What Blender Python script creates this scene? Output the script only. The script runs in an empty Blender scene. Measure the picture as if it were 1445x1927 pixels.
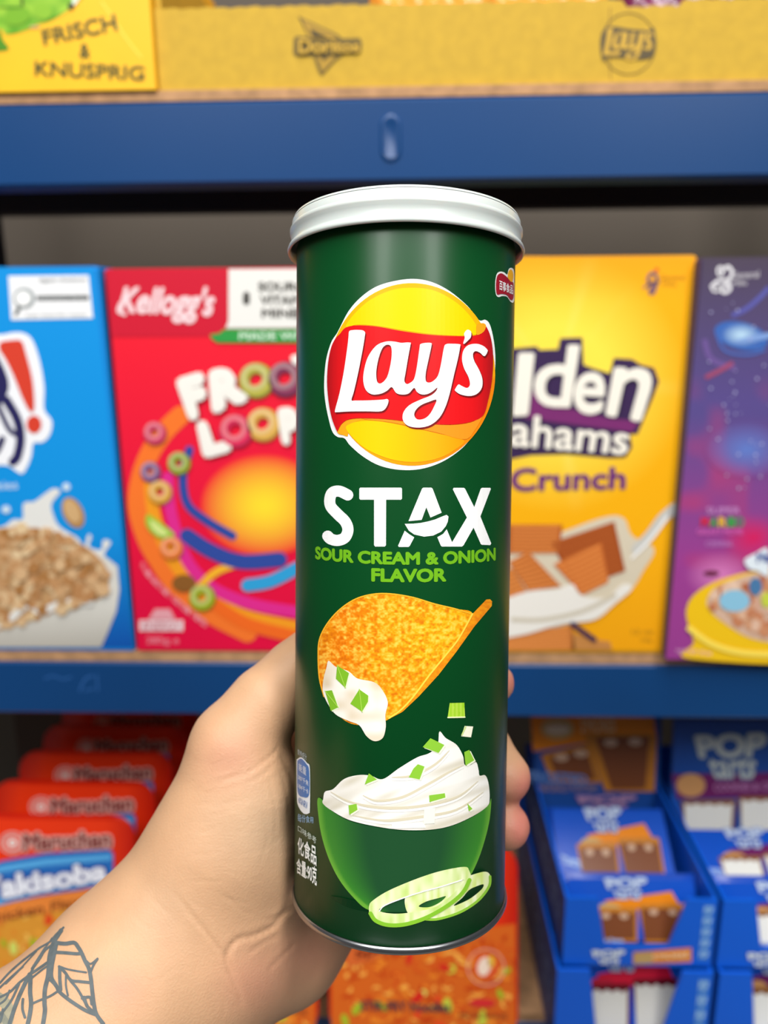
import bpy, bmesh, math, random
import numpy as np
from mathutils import Vector, Matrix
from mathutils.geometry import tessellate_polygon
from mathutils.bvhtree import BVHTree
random.seed(7); RNG = np.random.RandomState(5)
sc = bpy.context.scene
COL = sc.collection

# ---------------------------------------------------------------- camera
FPX, CX, CY = 1500.0, 722.5, 963.5
CAM = np.array([0.0, 0.0, 1.45])
def cam_axes(yaw, pitch, roll):
    y, p, r = np.radians([yaw, pitch, roll])
    fwd = np.array([-np.sin(y)*np.cos(p), np.cos(y)*np.cos(p), -np.sin(p)])
    rt = np.array([np.cos(y), np.sin(y), 0.0]); up = np.cross(rt, fwd)
    return rt*np.cos(r)+up*np.sin(r), -rt*np.sin(r)+up*np.cos(r), fwd
RT, UP, FW = cam_axes(1.9, 14.3, -0.5)
def ray(px, py): return FW + (px-CX)/FPX*RT - (py-CY)/FPX*UP
def at_y(px, py, Y):
    v = ray(px, py); return Vector(CAM + v*(Y/v[1]))
def at_d(px, py, d): return CAM + ray(px, py)*d
cd = bpy.data.cameras.new('camera'); cam = bpy.data.objects.new('camera', cd); COL.objects.link(cam)
M = Matrix(((RT[0], UP[0], -FW[0], CAM[0]), (RT[1], UP[1], -FW[1], CAM[1]), (RT[2], UP[2], -FW[2], CAM[2]), (0, 0, 0, 1)))
cam.matrix_world = M
cd.sensor_fit = 'VERTICAL'; cd.sensor_height = 36.0; cd.lens = 36.0*FPX/1927
cd.clip_start = 0.02; cd.clip_end = 50
cd.dof.use_dof = True; cd.dof.focus_distance = 0.216; cd.dof.aperture_fstop = 9.0
sc.camera = cam

# ---------------------------------------------------------------- light
world = bpy.data.worlds.new('world'); sc.world = world; world.use_nodes = True
world.node_tree.nodes['Background'].inputs[0].default_value = (0.93, 0.96, 1.0, 1)
world.node_tree.nodes['Background'].inputs[1].default_value = 0.12
def area(name, loc, target, sx, sy, power, col=(1, 1, 1)):
    d = bpy.data.lights.new(name, 'AREA'); d.shape = 'RECTANGLE'; d.size = sx; d.size_y = sy; d.energy = power; d.color = col
    o = bpy.data.objects.new(name, d); COL.objects.link(o); o.location = loc
    o.rotation_euler = (Vector(target)-Vector(loc)).to_track_quat('-Z', 'Y').to_euler(); return o
area('ceiling_light_tube', (-0.30, -0.25, 2.75), (0, .5, 1.2), 0.30, 2.0, 29, (1, .98, .95))
area('ceiling_light_tube', (0.50, -0.45, 2.75), (0, .5, 1.2), 0.30, 2.0, 29, (1, .98, .95))
area('ceiling_light_panel', (0.0, -0.95, 2.75), (0, .6, 1.2), 2.4, 0.7, 24, (1, .99, .97))
sc.view_settings.view_transform = 'Standard'; sc.view_settings.look = 'None'
sc.view_settings.exposure = -0.22; sc.view_settings.gamma = 1.0; sc.view_settings.use_curve_mapping = False

# ---------------------------------------------------------------- helpers
def s2l(c):
    if isinstance(c, str):
        c = c.lstrip('#'); c = [int(c[i:i+2], 16)/255 for i in (0, 2, 4)]
    return tuple((x/12.92 if x <= .04045 else ((x+.055)/1.055)**2.4) for x in c[:3])
def mixc(a, b, t): return tuple(a[i]*(1-t)+b[i]*t for i in range(3))
MATS = {}
def mat(name, color='#808080', rough=.5, metal=0., spec=.5, noise=0., nscale=40., bump=0., bscale=200., coat=0., attr=False, sss=0.):
    if name in MATS: return MATS[name]
    m = bpy.data.materials.new(name); m.use_nodes = True; nt = m.node_tree; b = nt.nodes['Principled BSDF']
    b.inputs['Roughness'].default_value = rough; b.inputs['Metallic'].default_value = metal
    b.inputs['Specular IOR Level'].default_value = spec; b.inputs['Coat Weight'].default_value = coat
    b.inputs['Coat Roughness'].default_value = .15
    c = (*s2l(color), 1); b.inputs['Base Color'].default_value = c
    src = None
    if attr:
        a = nt.nodes.new('ShaderNodeAttribute'); a.attribute_name = 'Col'; src = a.outputs['Color']
    tc = nt.nodes.new('ShaderNodeTexCoord')
    if noise > 0:
        n = nt.nodes.new('ShaderNodeTexNoise'); n.inputs['Scale'].default_value = nscale; n.inputs['Detail'].default_value = 6
        nt.links.new(tc.outputs['Object'], n.inputs['Vector'])
        r = nt.nodes.new('ShaderNodeMapRange'); r.inputs['From Min'].default_value = .3; r.inputs['From Max'].default_value = .7
        r.inputs['To Min'].default_value = 1-noise; r.inputs['To Max'].default_value = 1+noise
        nt.links.new(n.outputs['Fac'], r.inputs['Value'])
        mx = nt.nodes.new('ShaderNodeVectorMath'); mx.operation = 'SCALE'
        if src: nt.links.new(src, mx.inputs[0])
        else: mx.inputs[0].default_value = c[:3]
        nt.links.new(r.outputs['Result'], mx.inputs['Scale']); src = mx.outputs[0]
    if src: nt.links.new(src, b.inputs['Base Color'])
    if bump > 0:
        n2 = nt.nodes.new('ShaderNodeTexNoise'); n2.inputs['Scale'].default_value = bscale; n2.inputs['Detail'].default_value = 4
        nt.links.new(tc.outputs['Object'], n2.inputs['Vector'])
        bp = nt.nodes.new('ShaderNodeBump'); bp.inputs['Strength'].default_value = bump; bp.inputs['Distance'].default_value = .001
        nt.links.new(n2.outputs['Fac'], bp.inputs['Height']); nt.links.new(bp.outputs['Normal'], b.inputs['Normal'])
    if sss > 0:
        b.inputs['Subsurface Weight'].default_value = sss
        b.inputs['Subsurface Radius'].default_value = (1, .35, .2); b.inputs['Subsurface Scale'].default_value = .004
    MATS[name] = m; return m
PRINT = mat('printed_card', attr=True, rough=.45, spec=.35)
PRINT_GLOSS = mat('printed_film', attr=True, rough=.25, spec=.5)
PRINT_CAN = mat('can_print', attr=True, rough=.34, spec=.25, coat=.06)

def thing(name, label, cat, loc, group=None):
    o = bpy.data.objects.new(name, None); COL.objects.link(o); o.location = loc; o.empty_display_size = .02
    o['label'] = label; o['category'] = cat
    if group: o['group'] = group
    return o
def link(name, verts, faces, m, parent=None, smooth=False, label=None, cols=None):
    """one mesh object; verts are world points, the origin sits on the parent"""
    off = Vector((0, 0, 0)); p = parent
    while p is not None: off += Vector(p.location); p = p.parent
    me = bpy.data.meshes.new(name); me.from_pydata([tuple(Vector(v)-off) for v in verts], [], faces)
    me.materials.append(m)
    if smooth: me.polygons.foreach_set('use_smooth', [True]*len(me.polygons))
    if cols is not None:
        a = me.color_attributes.new('Col', 'FLOAT_COLOR', 'POINT')
        a.data.foreach_set('color', [x for c in cols for x in (*c[:3], 1.)])
    me.update()
    o = bpy.data.objects.new(name, me); COL.objects.link(o)
    if parent: o.parent = parent
    if label: o['label'] = label
    return o
def copy_tree(o, parent=None):
    c = o.copy(); COL.objects.link(c); c.parent = parent
    for ch in list(o.children): copy_tree(ch, c)
    return c
def bevel_box(x0, x1, y0, y1, z0, z1, b=.0, seg=2):
    bm = bmesh.new(); bmesh.ops.create_cube(bm, size=1)
    for v in bm.verts: v.co = Vector(((x0+x1)/2+v.co.x*(x1-x0), (y0+y1)/2+v.co.y*(y1-y0), (z0+z1)/2+v.co.z*(z1-z0)))
    if b > 0: bmesh.ops.bevel(bm, geom=bm.edges[:], offset=b, segments=seg, affect='EDGES', profile=.5)
    vs = [v.co.copy() for v in bm.verts]; bm.verts.index_update(); fs = [[v.index for v in f.verts] for f in bm.faces]; bm.free(); return vs, fs
def join(parts):
    V, Fc = [], []
    for v, f in parts:
        n = len(V); V += list(v); Fc += [[i+n for i in q] for q in f]
    return V, Fc
def lathe(profile, base, axis, seg=128, close=False):
    ax = Vector(axis).normalized(); e1 = ax.orthogonal().normalized(); e2 = ax.cross(e1)
    V = []; n = len(profile)
    for r, h in profile:
        for i in range(seg):
            a = 2*math.pi*i/seg; V.append(Vector(base)+ax*h+(e1*math.cos(a)+e2*math.sin(a))*r)
    Fc = []
    for j in range(n if close else n-1):
        k = (j+1) % n
        for i in range(seg): Fc.append([j*seg+i, j*seg+(i+1) % seg, k*seg+(i+1) % seg, k*seg+i])
    return V, Fc

# ------------------------------------------------------- flat artwork printed on real surfaces
def catmull(pts, closed=True, n=6):
    P = [np.array(p, float) for p in pts]; out = []; m = len(P)
    rng = range(m) if closed else range(m-1)
    for i in rng:
        if closed: a, b, c, d = P[i-1], P[i], P[(i+1) % m], P[(i+2) % m]
        else: a, b, c, d = P[max(i-1, 0)], P[i], P[i+1], P[min(i+2, m-1)]
        for k in range(n):
            t = k/n; out.append(.5*((2*b)+(c-a)*t+(2*a-5*b+4*c-d)*t*t+(3*b-a-3*c+d)*t**3))
    if not closed: out.append(P[-1])
    return [tuple(p) for p in out]
def text_mesh(body, bold=0., shear=0.):
    cu = bpy.data.curves.new('t', 'FONT'); cu.body = body; cu.size = 1; cu.offset = bold; cu.shear = shear
    cu.fill_mode = 'FRONT'; cu.resolution_u = 4
    o = bpy.data.objects.new('t', cu); COL.objects.link(o); dg = bpy.context.evaluated_depsgraph_get(); dg.update()
    me = bpy.data.meshes.new_from_object(o.evaluated_get(dg))
    vs = [(v.co.x, v.co.y) for v in me.vertices]; fs = [list(p.vertices) for p in me.polygons]
    bpy.data.objects.remove(o); bpy.data.curves.remove(cu); bpy.data.meshes.remove(me)
    return vs, fs
class Art:
    def __init__(s, surf, sx=1., ox=0., oy=0., step=None):
        s.surf, s.sx, s.ox, s.oy, s.step = surf, sx, ox, oy, step; s.V, s.F, s.C = [], [], []
    def _emit(s, v2, faces, color, layer, step=None):
        step = step or s.step
        if step:
            bm = bmesh.new(); vv = [bm.verts.new((x, y, 0)) for x, y in v2]
            for f in faces:
                try: bm.faces.new([vv[i] for i in f])
                except ValueError: pass
            xs = [p[0] for p in v2]; ys = [p[1] for p in v2]
            stx, sty = step if isinstance(step, tuple) else (step, step*5)
            for k in range(int(min(xs)//stx), int(max(xs)//stx)+1):
                bmesh.ops.bisect_plane(bm, geom=bm.verts[:]+bm.edges[:]+bm.faces[:], plane_co=(k*stx+.013, 0, 0), plane_no=(1, 0, 0))
            for k in range(int(min(ys)//sty), int(max(ys)//sty)+1):
                bmesh.ops.bisect_plane(bm, geom=bm.verts[:]+bm.edges[:]+bm.faces[:], plane_co=(0, k*sty+.017, 0), plane_no=(0, 1, 0))
            bm.verts.index_update(); v2 = [(v.co.x, v.co.y) for v in bm.verts]; faces = [[v.index for v in f.verts] for f in bm.faces]; bm.free()
        n = len(s.V)
        for x, y in v2:
            s.V.append(s.surf(s.ox+s.sx*x, s.oy+s.sx*y, layer)); s.C.append(color(x, y) if callable(color) else s.lc(color))
        s.F += [[i+n for i in f] for f in faces]
    def lc(s, c): return s2l(c) if isinstance(c, str) else c
    def poly(s, pts, color, layer=1, smooth=False, holes=(), step=None, dx=0, dy=0, n=6):
        loops = [pts]+list(holes)
        if smooth: loops = [catmull(l, n=n) for l in loops]
        loops = [[(x+dx, y+dy) for x, y in l] for l in loops]
        flat = [p for l in loops for p in l]
        tri = tessellate_polygon([[Vector((x, y, 0)) for x, y in l] for l in loops])
        s._emit(flat, [list(t) for t in tri], color, layer, step)
    def rect(s, x0, y0, x1, y1, color, layer=1, step=None): s.poly([(x0, y0), (x1, y0), (x1, y1), (x0, y1)], color, layer, step=step)
    def ell(s, cx, cy, rx, ry, color, layer=1, rot=0., hole=0., step=None, n=28):
        f = lambda k: [(cx+rx*k*math.cos(a)*math.cos(rot)-ry*k*math.sin(a)*math.sin(rot), cy+rx*k*math.cos(a)*math.sin(rot)+ry*k*math.sin(a)*math.cos(rot)) for a in [2*math.pi*i/n for i in range(n)]]
        s.poly(f(1), color, layer, holes=[f(hole)] if hole else (), step=step)
    def stroke(s, pts, w, color, layer=1, smooth=True, closed=False, taper=False, n=6):
        P = [np.array(p, float) for p in (catmull(pts, closed, n) if smooth else pts)]
        L, R = [], []; m = len(P)
        for i, p in enumerate(P):
            d = P[(i+1) % m if closed else min(i+1, m-1)]-P[i-1 if (closed or i) else 0]; l = np.hypot(*d) or 1; nn = np.array([-d[1], d[0]])/l
            ww = w*(math.sin(math.pi*(.06+.88*i/(m-1))) if taper else 1)/2
            L.append(p+nn*ww); R.append(p-nn*ww)
        faces = [[i, (i+1) % m, m+(i+1) % m, m+i] for i in range(m if closed else m-1)]
        s._emit([tuple(p) for p in L+R], faces, color, layer)
        if not closed and not taper:
            for e_, q in enumerate((P[0], P[-1])): s.ell(q[0], q[1], w/2, w/2, color, layer+.12+.06*e_, n=14)
    def text(s, body, quad, color, layer=1, bold=0., shear=0., warp=None, outline=None, step=None):
        """quad: TL TR BR BL of the letters' box; weight is laid on by shifted passes of the same letters"""
        base, bf = text_mesh(body, 0, shear); xs = [p[0] for p in base]; ys = [p[1] for p in base]
        x0, x1, y0, y1 = min(xs)-bold, max(xs)+bold, min(ys)-bold, max(ys)+bold; q = [np.array(p, float) for p in (quad or [])]
        jobs = ([(outline[0], outline[1], layer)] if outline else [])+[(bold, color, layer+(1 if outline else 0))]
        for b, c, ly in jobs:
            sh = [(0, 0)]+([(b*math.cos(k*math.pi/4), b*math.sin(k*math.pi/4)) for k in range(8)] if b else [])+([(b*.55*math.cos(k*math.pi/3), b*.55*math.sin(k*math.pi/3)) for k in range(6)] if b > .05 else [])
            for m, (dx, dy) in enumerate(sh):
                out = []
                for x, y in base:
                    u, w = (x+dx-x0)/(x1-x0), (y1-y-dy)/(y1-y0)
                    if warp: out.append(warp(u, w)); continue
                    out.append(tuple((q[0]*(1-u)+q[1]*u)*(1-w)+(q[3]*(1-u)+q[2]*u)*w))
                s._emit(out, bf, c, ly+.05*m, step)
    def build(s, name, parent, m=None, label=None):
        return link(name, s.V, s.F, m or PRINT, parent, cols=s.C, label=label)
def plane_surf(p0, nrm, eps=.00025):
    p0 = np.array(p0); nrm = np.array(nrm, float); nrm /= np.linalg.norm(nrm)
    def f(px, py, layer):
        v = ray(px, py); q = p0+nrm*eps*layer; return Vector(CAM+v*(((q-CAM)@nrm)/(v@nrm)))
    return f
def rect_surf(TL, TR, BL, eps=.0003, W=1000., H=1000.):
    TL, TR, BL = Vector(TL), Vector(TR), Vector(BL); nn = (TR-TL).cross(TL-BL).normalized()
    if nn.y > 0: nn = -nn
    return lambda x, y, layer: TL+(TR-TL)*(x/W)+(BL-TL)*(y/H)+nn*(eps*layer)
def blobs(A, inside, n, cols, rmin, rmax, layer, box, asp=.7):
    k = 0; t = 0
    while k < n and t < n*20:
        t += 1; x = random.uniform(box[0], box[2]); y = random.uniform(box[1], box[3])
        if not inside(x, y): continue
        r = random.uniform(rmin, rmax); A.ell(x, y, r, r*random.uniform(asp, 1), mixc(s2l(random.choice(cols)), s2l(random.choice(cols)), random.random()), layer+k*.02, rot=random.uniform(0, 3), n=10); k += 1
def pip(poly):
    P = list(poly)
    def f(x, y):
        c = False; j = len(P)-1
        for i in range(len(P)):
            if (P[i][1] > y) != (P[j][1] > y) and x < (P[j][0]-P[i][0])*(y-P[i][1])/(P[j][1]-P[i][1])+P[i][0]: c = not c
            j = i
        return c
    return f
_perm = RNG.rand(64, 64)
def vnoise(x, y):
    xi, yi = math.floor(x), math.floor(y); fx, fy = x-xi, y-yi; fx = fx*fx*(3-2*fx); fy = fy*fy*(3-2*fy)
    g = lambda i, j: _perm[i % 64, j % 64]
    return (g(xi, yi)*(1-fx)+g(xi+1, yi)*fx)*(1-fy)+(g(xi, yi+1)*(1-fx)+g(xi+1, yi+1)*fx)*fy

# ---------------------------------------------------------------- room and rack
def struct(name, vf, m):
    o = link(name, vf[0], vf[1], m); o['kind'] = 'structure'; return o
struct('wall_back', bevel_box(-1.6, 1.6, 1.15, 1.2, 0, 2.9), mat('wall_paint', '#5f574e', rough=.9, noise=.05, nscale=3))
struct('floor', bevel_box(-1.6, 1.6, -1.0, 1.15, -.05, 0), mat('floor_concrete', '#8f8b85', rough=.7, noise=.1, nscale=6))

BLUE = mat('blue_powder_coat', '#083f76', rough=.36, spec=.45, noise=.03, nscale=8)
NAVY = mat('dark_steel', '#141a2c', rough=.5)
BOARD = mat('chipboard', '#b58a62', rough=.85, noise=.22, nscale=90, bump=.3, bscale=400)
rack = thing('shelving_rack', 'blue metal shelving rack with chipboard decks holding all the snack packages', 'shelf', (0, .7, 0))
XL, XR = -1.0, 1.0
def front_beam(z0, z1):
    # rolled profile: front face, small folded lips top and bottom
    y = .6
    prof = [(y+.03, z1), (y+.002, z1), (y, z1-.002), (y, z0+.002), (y+.002, z0), (y+.03, z0), (y+.03, z0+.0015), (y+.0035, z0+.0015), (y+.0018, z0+.004), (y+.0018, z1-.004), (y+.0035, z1-.0015), (y+.03, z1-.0015)]
    V = [Vector((x, a, b)) for x in (XL, XR) for a, b in prof]; n = len(prof)
    Fc = [[i, (i+1) % n, n+(i+1) % n, n+i] for i in range(n)]+[list(range(n)), list(range(n, 2*n))[::-1]]
    return V, Fc
decks = [(1.5905, 1.5365, 1.5975), (1.1695, 1.1215, 1.1785), (.811, .763, .82)]
beams = []
for zt, zb, zd in decks:
    V, Fc = front_beam(zb, zt); bmo = link('front_beam', V, Fc, BLUE, rack); beams.append(bmo)
    link('rear_beam', *bevel_box(XL, XR, .868, .895, zb+.012, zt, .002), NAVY, rack)
    link('shelf_board', *bevel_box(XL, XR, .6008, .898, zt+.0002, zd), BOARD, rack)
    link('cross_bar', *bevel_box(-.022, .004, .63, .868, zt-.014, zt-.0002, .001), mat('galvanised_steel', '#8b8f96', rough=.4, metal=.8), rack)
for x in (-.47, .47):
    for y in (.862,):
        link('post', *join([bevel_box(x-.03, x+.03, y+.034, y+.037, 0, 1.95), bevel_box(x-.03 if x < 0 else x+.027, x-.027 if x < 0 else x+.03, y+.037, y+.07, 0, 1.95)]), NAVY, rack)
for x in (-.985, .985):
    link('post', *bevel_box(x-.015, x+.015, .598, .6, 0, 1.95), BLUE, rack)
# pressed rivet slot of the upper beam
def capsule_loop(cx, cz, w, h, y, n=12):
    r = w/2; L = []
    for i in range(n+1): a = math.pi*i/n; L.append(Vector((cx+r*math.cos(a), y, cz+h/2-r+r*math.sin(a))))
    for i in range(n+1): a = math.pi+math.pi*i/n; L.append(Vector((cx+r*math.cos(a), y, cz-h/2+r+r*math.sin(a))))
    return L
a = at_y(735, 217, .6); b = at_y(735, 303, .6); cz = (a.z+b.z)/2; hh = a.z-b.z; cx = a.x; w = (at_y(752, 260, .6)-at_y(716, 260, .6)).x
loops = [capsule_loop(cx, cz, w+.002, hh+.002, .5999), capsule_loop(cx, cz, w, hh, .5989), capsule_loop(cx, cz, w-.003, hh-.003, .5985), capsule_loop(cx, cz-.0008, w-.006, hh-.007, .5996)]
V = [v for l in loops for v in l]; n = len(loops[0]); Fc = [[j*n+i, j*n+(i+1) % n, (j+1)*n+(i+1) % n, (j+1)*n+i] for j in range(3) for i in range(n)]+[list(range(3*n, 4*n))]
link('rivet_slot', V, Fc, BLUE, beams[0], smooth=True)
# faint scuff on the middle beam
A = Art(lambda x, y, l: at_y(x, y, .6-.00008*l))
A.stroke([(84, 1277), (100, 1272), (118, 1278), (134, 1274)], 3, '#2a5c9c'); A.stroke([(150, 1300), (160, 1278), (174, 1272)], 4, '#2a5c9c'); A.stroke([(160, 1300), (176, 1296)], 3, '#2a5c9c'); A.stroke([(182, 1270), (184, 1300)], 3, '#2a5c9c')
A.build('scuff', beams[1], label='pale scuff marks on the beam')

# ---------------------------------------------------------------- lettering shapes shared by the snack logo
LG = dict(
 border=[(760,545),(650,558),(550,590),(465,650),(400,725),(350,820),(335,848),(303,900),(275,1000),(265,1130),(272,1230),(292,1330),(312,1395),(340,1422),(378,1430),(410,1470),(480,1530),(570,1580),(680,1604),(800,1600),(920,1560),(1030,1485),(1100,1400),(1150,1310),(1162,1290),(1190,1200),(1210,1090),(1215,980),(1205,880),(1185,800),(1160,772),(1122,772),(1060,695),(960,612),(860,562)],
 band=[(352,850),(385,815),(450,803),(560,810),(700,835),(850,855),(980,862),(1080,862),(1130,848),(1160,812),(1168,815),(1187,860),(1200,930),(1203,1020),(1195,1120),(1175,1220),(1148,1302),(1080,1338),(980,1353),(860,1350),(720,1335),(600,1322),(470,1318),(400,1325),(362,1350),(340,1388),(332,1382),(308,1320),(290,1230),(281,1120),(287,1010),(304,925),(328,875)],
 up=[(385,811),(430,742),(520,662),(640,607),(760,594),(880,611),(990,670),(1070,745),(1122,825),(1118,850),(1050,860),(960,858),(830,848),(690,828),(560,806),(450,799)],
 lowcurl=[(336,1386),(355,1350),(400,1327),(480,1319),(420,1350),(400,1390),(395,1418),(370,1412),(345,1405)],
 upcurl=[(1112,800),(1130,792),(1152,792),(1163,806),(1150,838),(1115,856),(1110,830)],
 low=[(385,1372),(420,1345),(480,1333),(560,1334),(660,1350),(760,1372),(880,1400),(1040,1440),(980,1500),(900,1540),(800,1560),(700,1558),(600,1535),(500,1490),(430,1432)],
 L=[(404,836),(425,829),(455,828),(480,831),(492,842),(491,860),(480,930),(455,1060),(430,1170),(417,1217),(440,1220),(520,1219),(590,1215),(615,1212),(622,1224),(614,1250),(598,1272),(570,1281),(500,1280),(400,1281),(335,1285),(325,1283),(328,1262),(350,1180),(374,1060),(393,930),(400,870)],
 ay=[(692,900),(720,898),(743,899),(745,905),(732,975),(716,1070),(710,1110),(722,1128),(742,1122),(765,1098),(780,1030),(795,925),(800,907),(830,900),(858,901),(861,912),(848,975),(830,1060),(828,1105),(840,1120),(865,1115),(895,1085),(912,1025),(928,935),(940,908),(980,905),(1018,908),(1020,920),(1008,985),(985,1080),(962,1180),(938,1255),(905,1315),(855,1356),(795,1370),(735,1362),(704,1333),(704,1288),(738,1246),(800,1215),(855,1193),(884,1170),(893,1148),(868,1168),(838,1184),(805,1186),(780,1172),(764,1150),(735,1180),(700,1187),(665,1178),(640,1145),(615,1165),(580,1182),(532,1186),(497,1162),(482,1110),(488,1045),(510,975),(555,915),(608,893),(655,893)],
 ahole=[(615,910),(638,925),(638,990),(620,1075),(600,1110),(575,1126),(558,1112),(554,1060),(566,990),(588,930)],
 yhole=[(888,1216),(850,1226),(802,1246),(772,1275),(765,1303),(783,1325),(820,1321),(850,1297),(873,1258)],
 ap=[(1042,848),(1060,827),(1080,838),(1079,868),(1062,888),(1043,905),(1037,900),(1045,872)],
 s=[(1170,937),(1172,948),(1160,970),(1148,972),(1130,955),(1105,946),(1091,962),(1098,1000),(1125,1050),(1143,1100),(1140,1150),(1112,1184),(1070,1195),(1022,1186),(992,1166),(993,1155),(1010,1131),(1030,1140),(1058,1150),(1074,1132),(1066,1090),(1041,1040),(1030,990),(1038,942),(1065,913),(1110,905),(1148,917)])

# ---------------------------------------------------------------- the can
R = .033
def upl(a, b, c, d):
    n = np.cross(ray(a, b), ray(c, d)); return n/np.linalg.norm(n)
n1 = upl(558, 490, 554, 1690); n2 = upl(970, 490, 949, 1690)
AX = np.cross(n1, n2); AX /= np.linalg.norm(AX); AX *= np.sign(AX[2])
n2b = n2 if n1@n2 > 0 else -n2
halfang = math.acos(abs(n1@n2))/2
mid = ray(763, 900); mid = mid-AX*(mid@AX)
bis = np.cross(AX, (n1+n2b)); bis = np.cross(AX, np.cross(bis, AX)) if False else None
# direction to the axis: bisector of the two tangent directions
t1 = np.cross(n1, AX); t2 = np.cross(n2, AX)
t1 *= np.sign(t1@FW); t2 *= np.sign(t2@FW); DIR = t1+t2; DIR /= np.linalg.norm(DIR)
DAX = R/math.sin(halfang); A0 = CAM+DIR*DAX
def on_cyl(px, py, r):
    v = ray(px, py); v = v/np.linalg.norm(v); w = CAM-A0
    vp = v-AX*(v@AX); wp = w-AX*(w@AX); a = vp@vp; b = 2*vp@wp; c = wp@wp-r*r; D = max(b*b-4*a*c, 0)
    return CAM+v*((-b-math.sqrt(D))/(2*a))
def hgt(px, py, r): return (on_cyl(px, py, r)-A0)@AX
def can_surf(px, py, layer): return Vector(on_cyl(px, py, R+.00006*layer))
h_rim0 = hgt(752, 1801, .0337); h_rim1 = hgt(752, 1786, .0337); h_lid0 = hgt(764, 417, .0350)
base = Vector(A0+AX*h_rim0); AXV = Vector(AX)
HT = h_lid0-h_rim0
can = thing('chips_can', 'tall dark green cardboard can of stacked potato chips held up in front of the shelf', 'can', base)
GREEN = mat('can_green', '#02441c', rough=.34, spec=.25, coat=.06, noise=.03, nscale=30)
link('body', *lathe([(0, .0018), (.0325, .0018), (R, .0022), (R, HT*.5), (R, HT+.001), (.0322, HT+.0035), (.0322, HT+.004), (0, HT+.004)], base, AX), GREEN, can, smooth=True)
cb = h_rim1-h_rim0
STEEL = mat('rim_steel', '#a6a8ab', rough=.28, metal=1.)
link('bottom_rim', *lathe([(.0300, .0035), (.0302, .0004), (.0320, 0), (.0334, .0003), (.0338, .0010), (.0337, cb-.0004), (.0334, cb), (.0329, cb+.0002), (.0329, .002)], base, AX, 160), STEEL, can, smooth=True)
LIDM = mat('milky_plastic', '#c9d0cc', rough=.33, spec=.5, sss=.15, coat=.3)
lb = base+AXV*HT
lidprof = [(.0346, .0006), (.0350, 0), (.0355, -.0002), (.0357, .0006), (.0354, .0014), (.0348, .0019), (.0346, .0025), (.0346, .0048), (.0350, .0056), (.0350, .0063), (.0346, .0068), (.0343, .0072), (.0343, .0088), (.0335, .0096), (.0325, .0097), (.0318, .0092), (.0314, .0075), (.0312, .0062), (.028, .0059), (0, .0059)]
link('lid', *lathe(lidprof, lb, AX, 160), LIDM, can, smooth=True)
# small ridge ring on the lid
link('lid_ridge', *lathe([(.0328, .0095), (.0333, .0101), (.0338, .0099), (.0340, .0093)], lb, AX, 160), LIDM, can, smooth=True)

# logo (coordinates of an enlarged view)
A = Art(can_surf, .33910, 520, 340, step=26)
A.poly(LG['border'], '#f2f2f2', 1, True)
A.ell(752, 1075, 462, 507, lambda x, y: s2l('#ffb20a') if y < 1100 else mixc(s2l('#ffa508'), s2l('#f98a0a'), min(1, max(0, (x-500)/500))), 2, n=90)
A.poly(LG['lowcurl'], '#f9a51b', 2.5, True)
A.poly(LG['up'], '#ffd000', 3, True)
A.poly(LG['low'], lambda x, y: mixc(s2l('#ffc803'), s2l('#ff9b0a'), min(1, max(0, (x-560)/480))), 3, True)
A.poly([(480,1322),(600,1325),(720,1338),(860,1352),(980,1356),(1080,1342),(1140,1310),(1100,1385),(1045,1435),(900,1400),(760,1368),(640,1342)], '#fa9420', 3.5, True)
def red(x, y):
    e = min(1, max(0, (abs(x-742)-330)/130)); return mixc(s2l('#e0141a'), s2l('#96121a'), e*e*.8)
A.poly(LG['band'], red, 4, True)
A.poly(LG['upcurl'], '#f9a51b', 4.5, True)
for k, (c, l, dx, dy) in enumerate((('#7d1216', 5, 6, 9), ('#f4f4f4', 6, 0, 0))):
    A.poly(LG['L'], c, l, True, dx=dx, dy=dy, n=4); A.poly(LG['ay'], c, l, True, holes=[LG['ahole'], LG['yhole']], dx=dx, dy=dy, n=4)
    A.poly(LG['s'], c, l, True, dx=dx, dy=dy, n=4)
    A.poly(LG['ap'], c, l, True, dx=dx, dy=dy, n=4)
A.build('logo', can, PRINT_CAN, label='round yellow and red logo with white script')

A = Art(can_surf, .33910, 520, 880, step=26); Wt = '#f3f3f3'
A.stroke([(396,152),(350,131),(312,138),(297,172),(302,215),(340,258),(382,300),(397,345),(380,388),(340,404),(302,396),(285,380)], 62, Wt, 1)
A.poly([(466,111),(692,111),(697,117),(697,172),(692,178),(609,178),(608,430),(602,438),(548,438),(542,430),(542,178),(466,178),(460,172),(460,117)], Wt)
A.poly([(815,111),(860,111),(867,117),(917,250),(855,277),(832,220),(806,290),(733,297),(808,117)], Wt)
A.poly([(712,312),(760,311),(800,307),(840,299),(880,288),(920,271),(945,262),(955,272),(951,300),(940,325),(915,355),(870,377),(820,383),(765,371),(735,350)], Wt)
A.poly([(712,350),(735,368),(765,387),(740,434),(733,440),(680,440),(675,434)], Wt)
A.poly([(893,386),(925,368),(945,342),(975,414),(1057,277),(979,120),(984,112),(1040,112),(1047,117),(1098,219),(1134,117),(1141,112),(1186,112),(1190,118),(1132,271),(1192,420),(1187,430),(1140,428),(1134,423),(1094,333),(1039,430),(1030,438),(918,438),(912,432)], Wt)
A.build('brand_lettering', can, PRINT_CAN, label='big white capital letters')
def arcwarp(cx, hw, t0, b0, sagm, slope=0, a0=-56, a1=56):
    def f(u, w):
        a = math.radians(a0+(a1-a0)*u); k = math.cos(a)-math.cos(math.radians(max(abs(a0), abs(a1))))
        return cx+hw*math.sin(a), t0+(b0-t0)*w+sagm*k/(1-math.cos(math.radians(56)))+slope*(u-.5)
    return f
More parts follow.
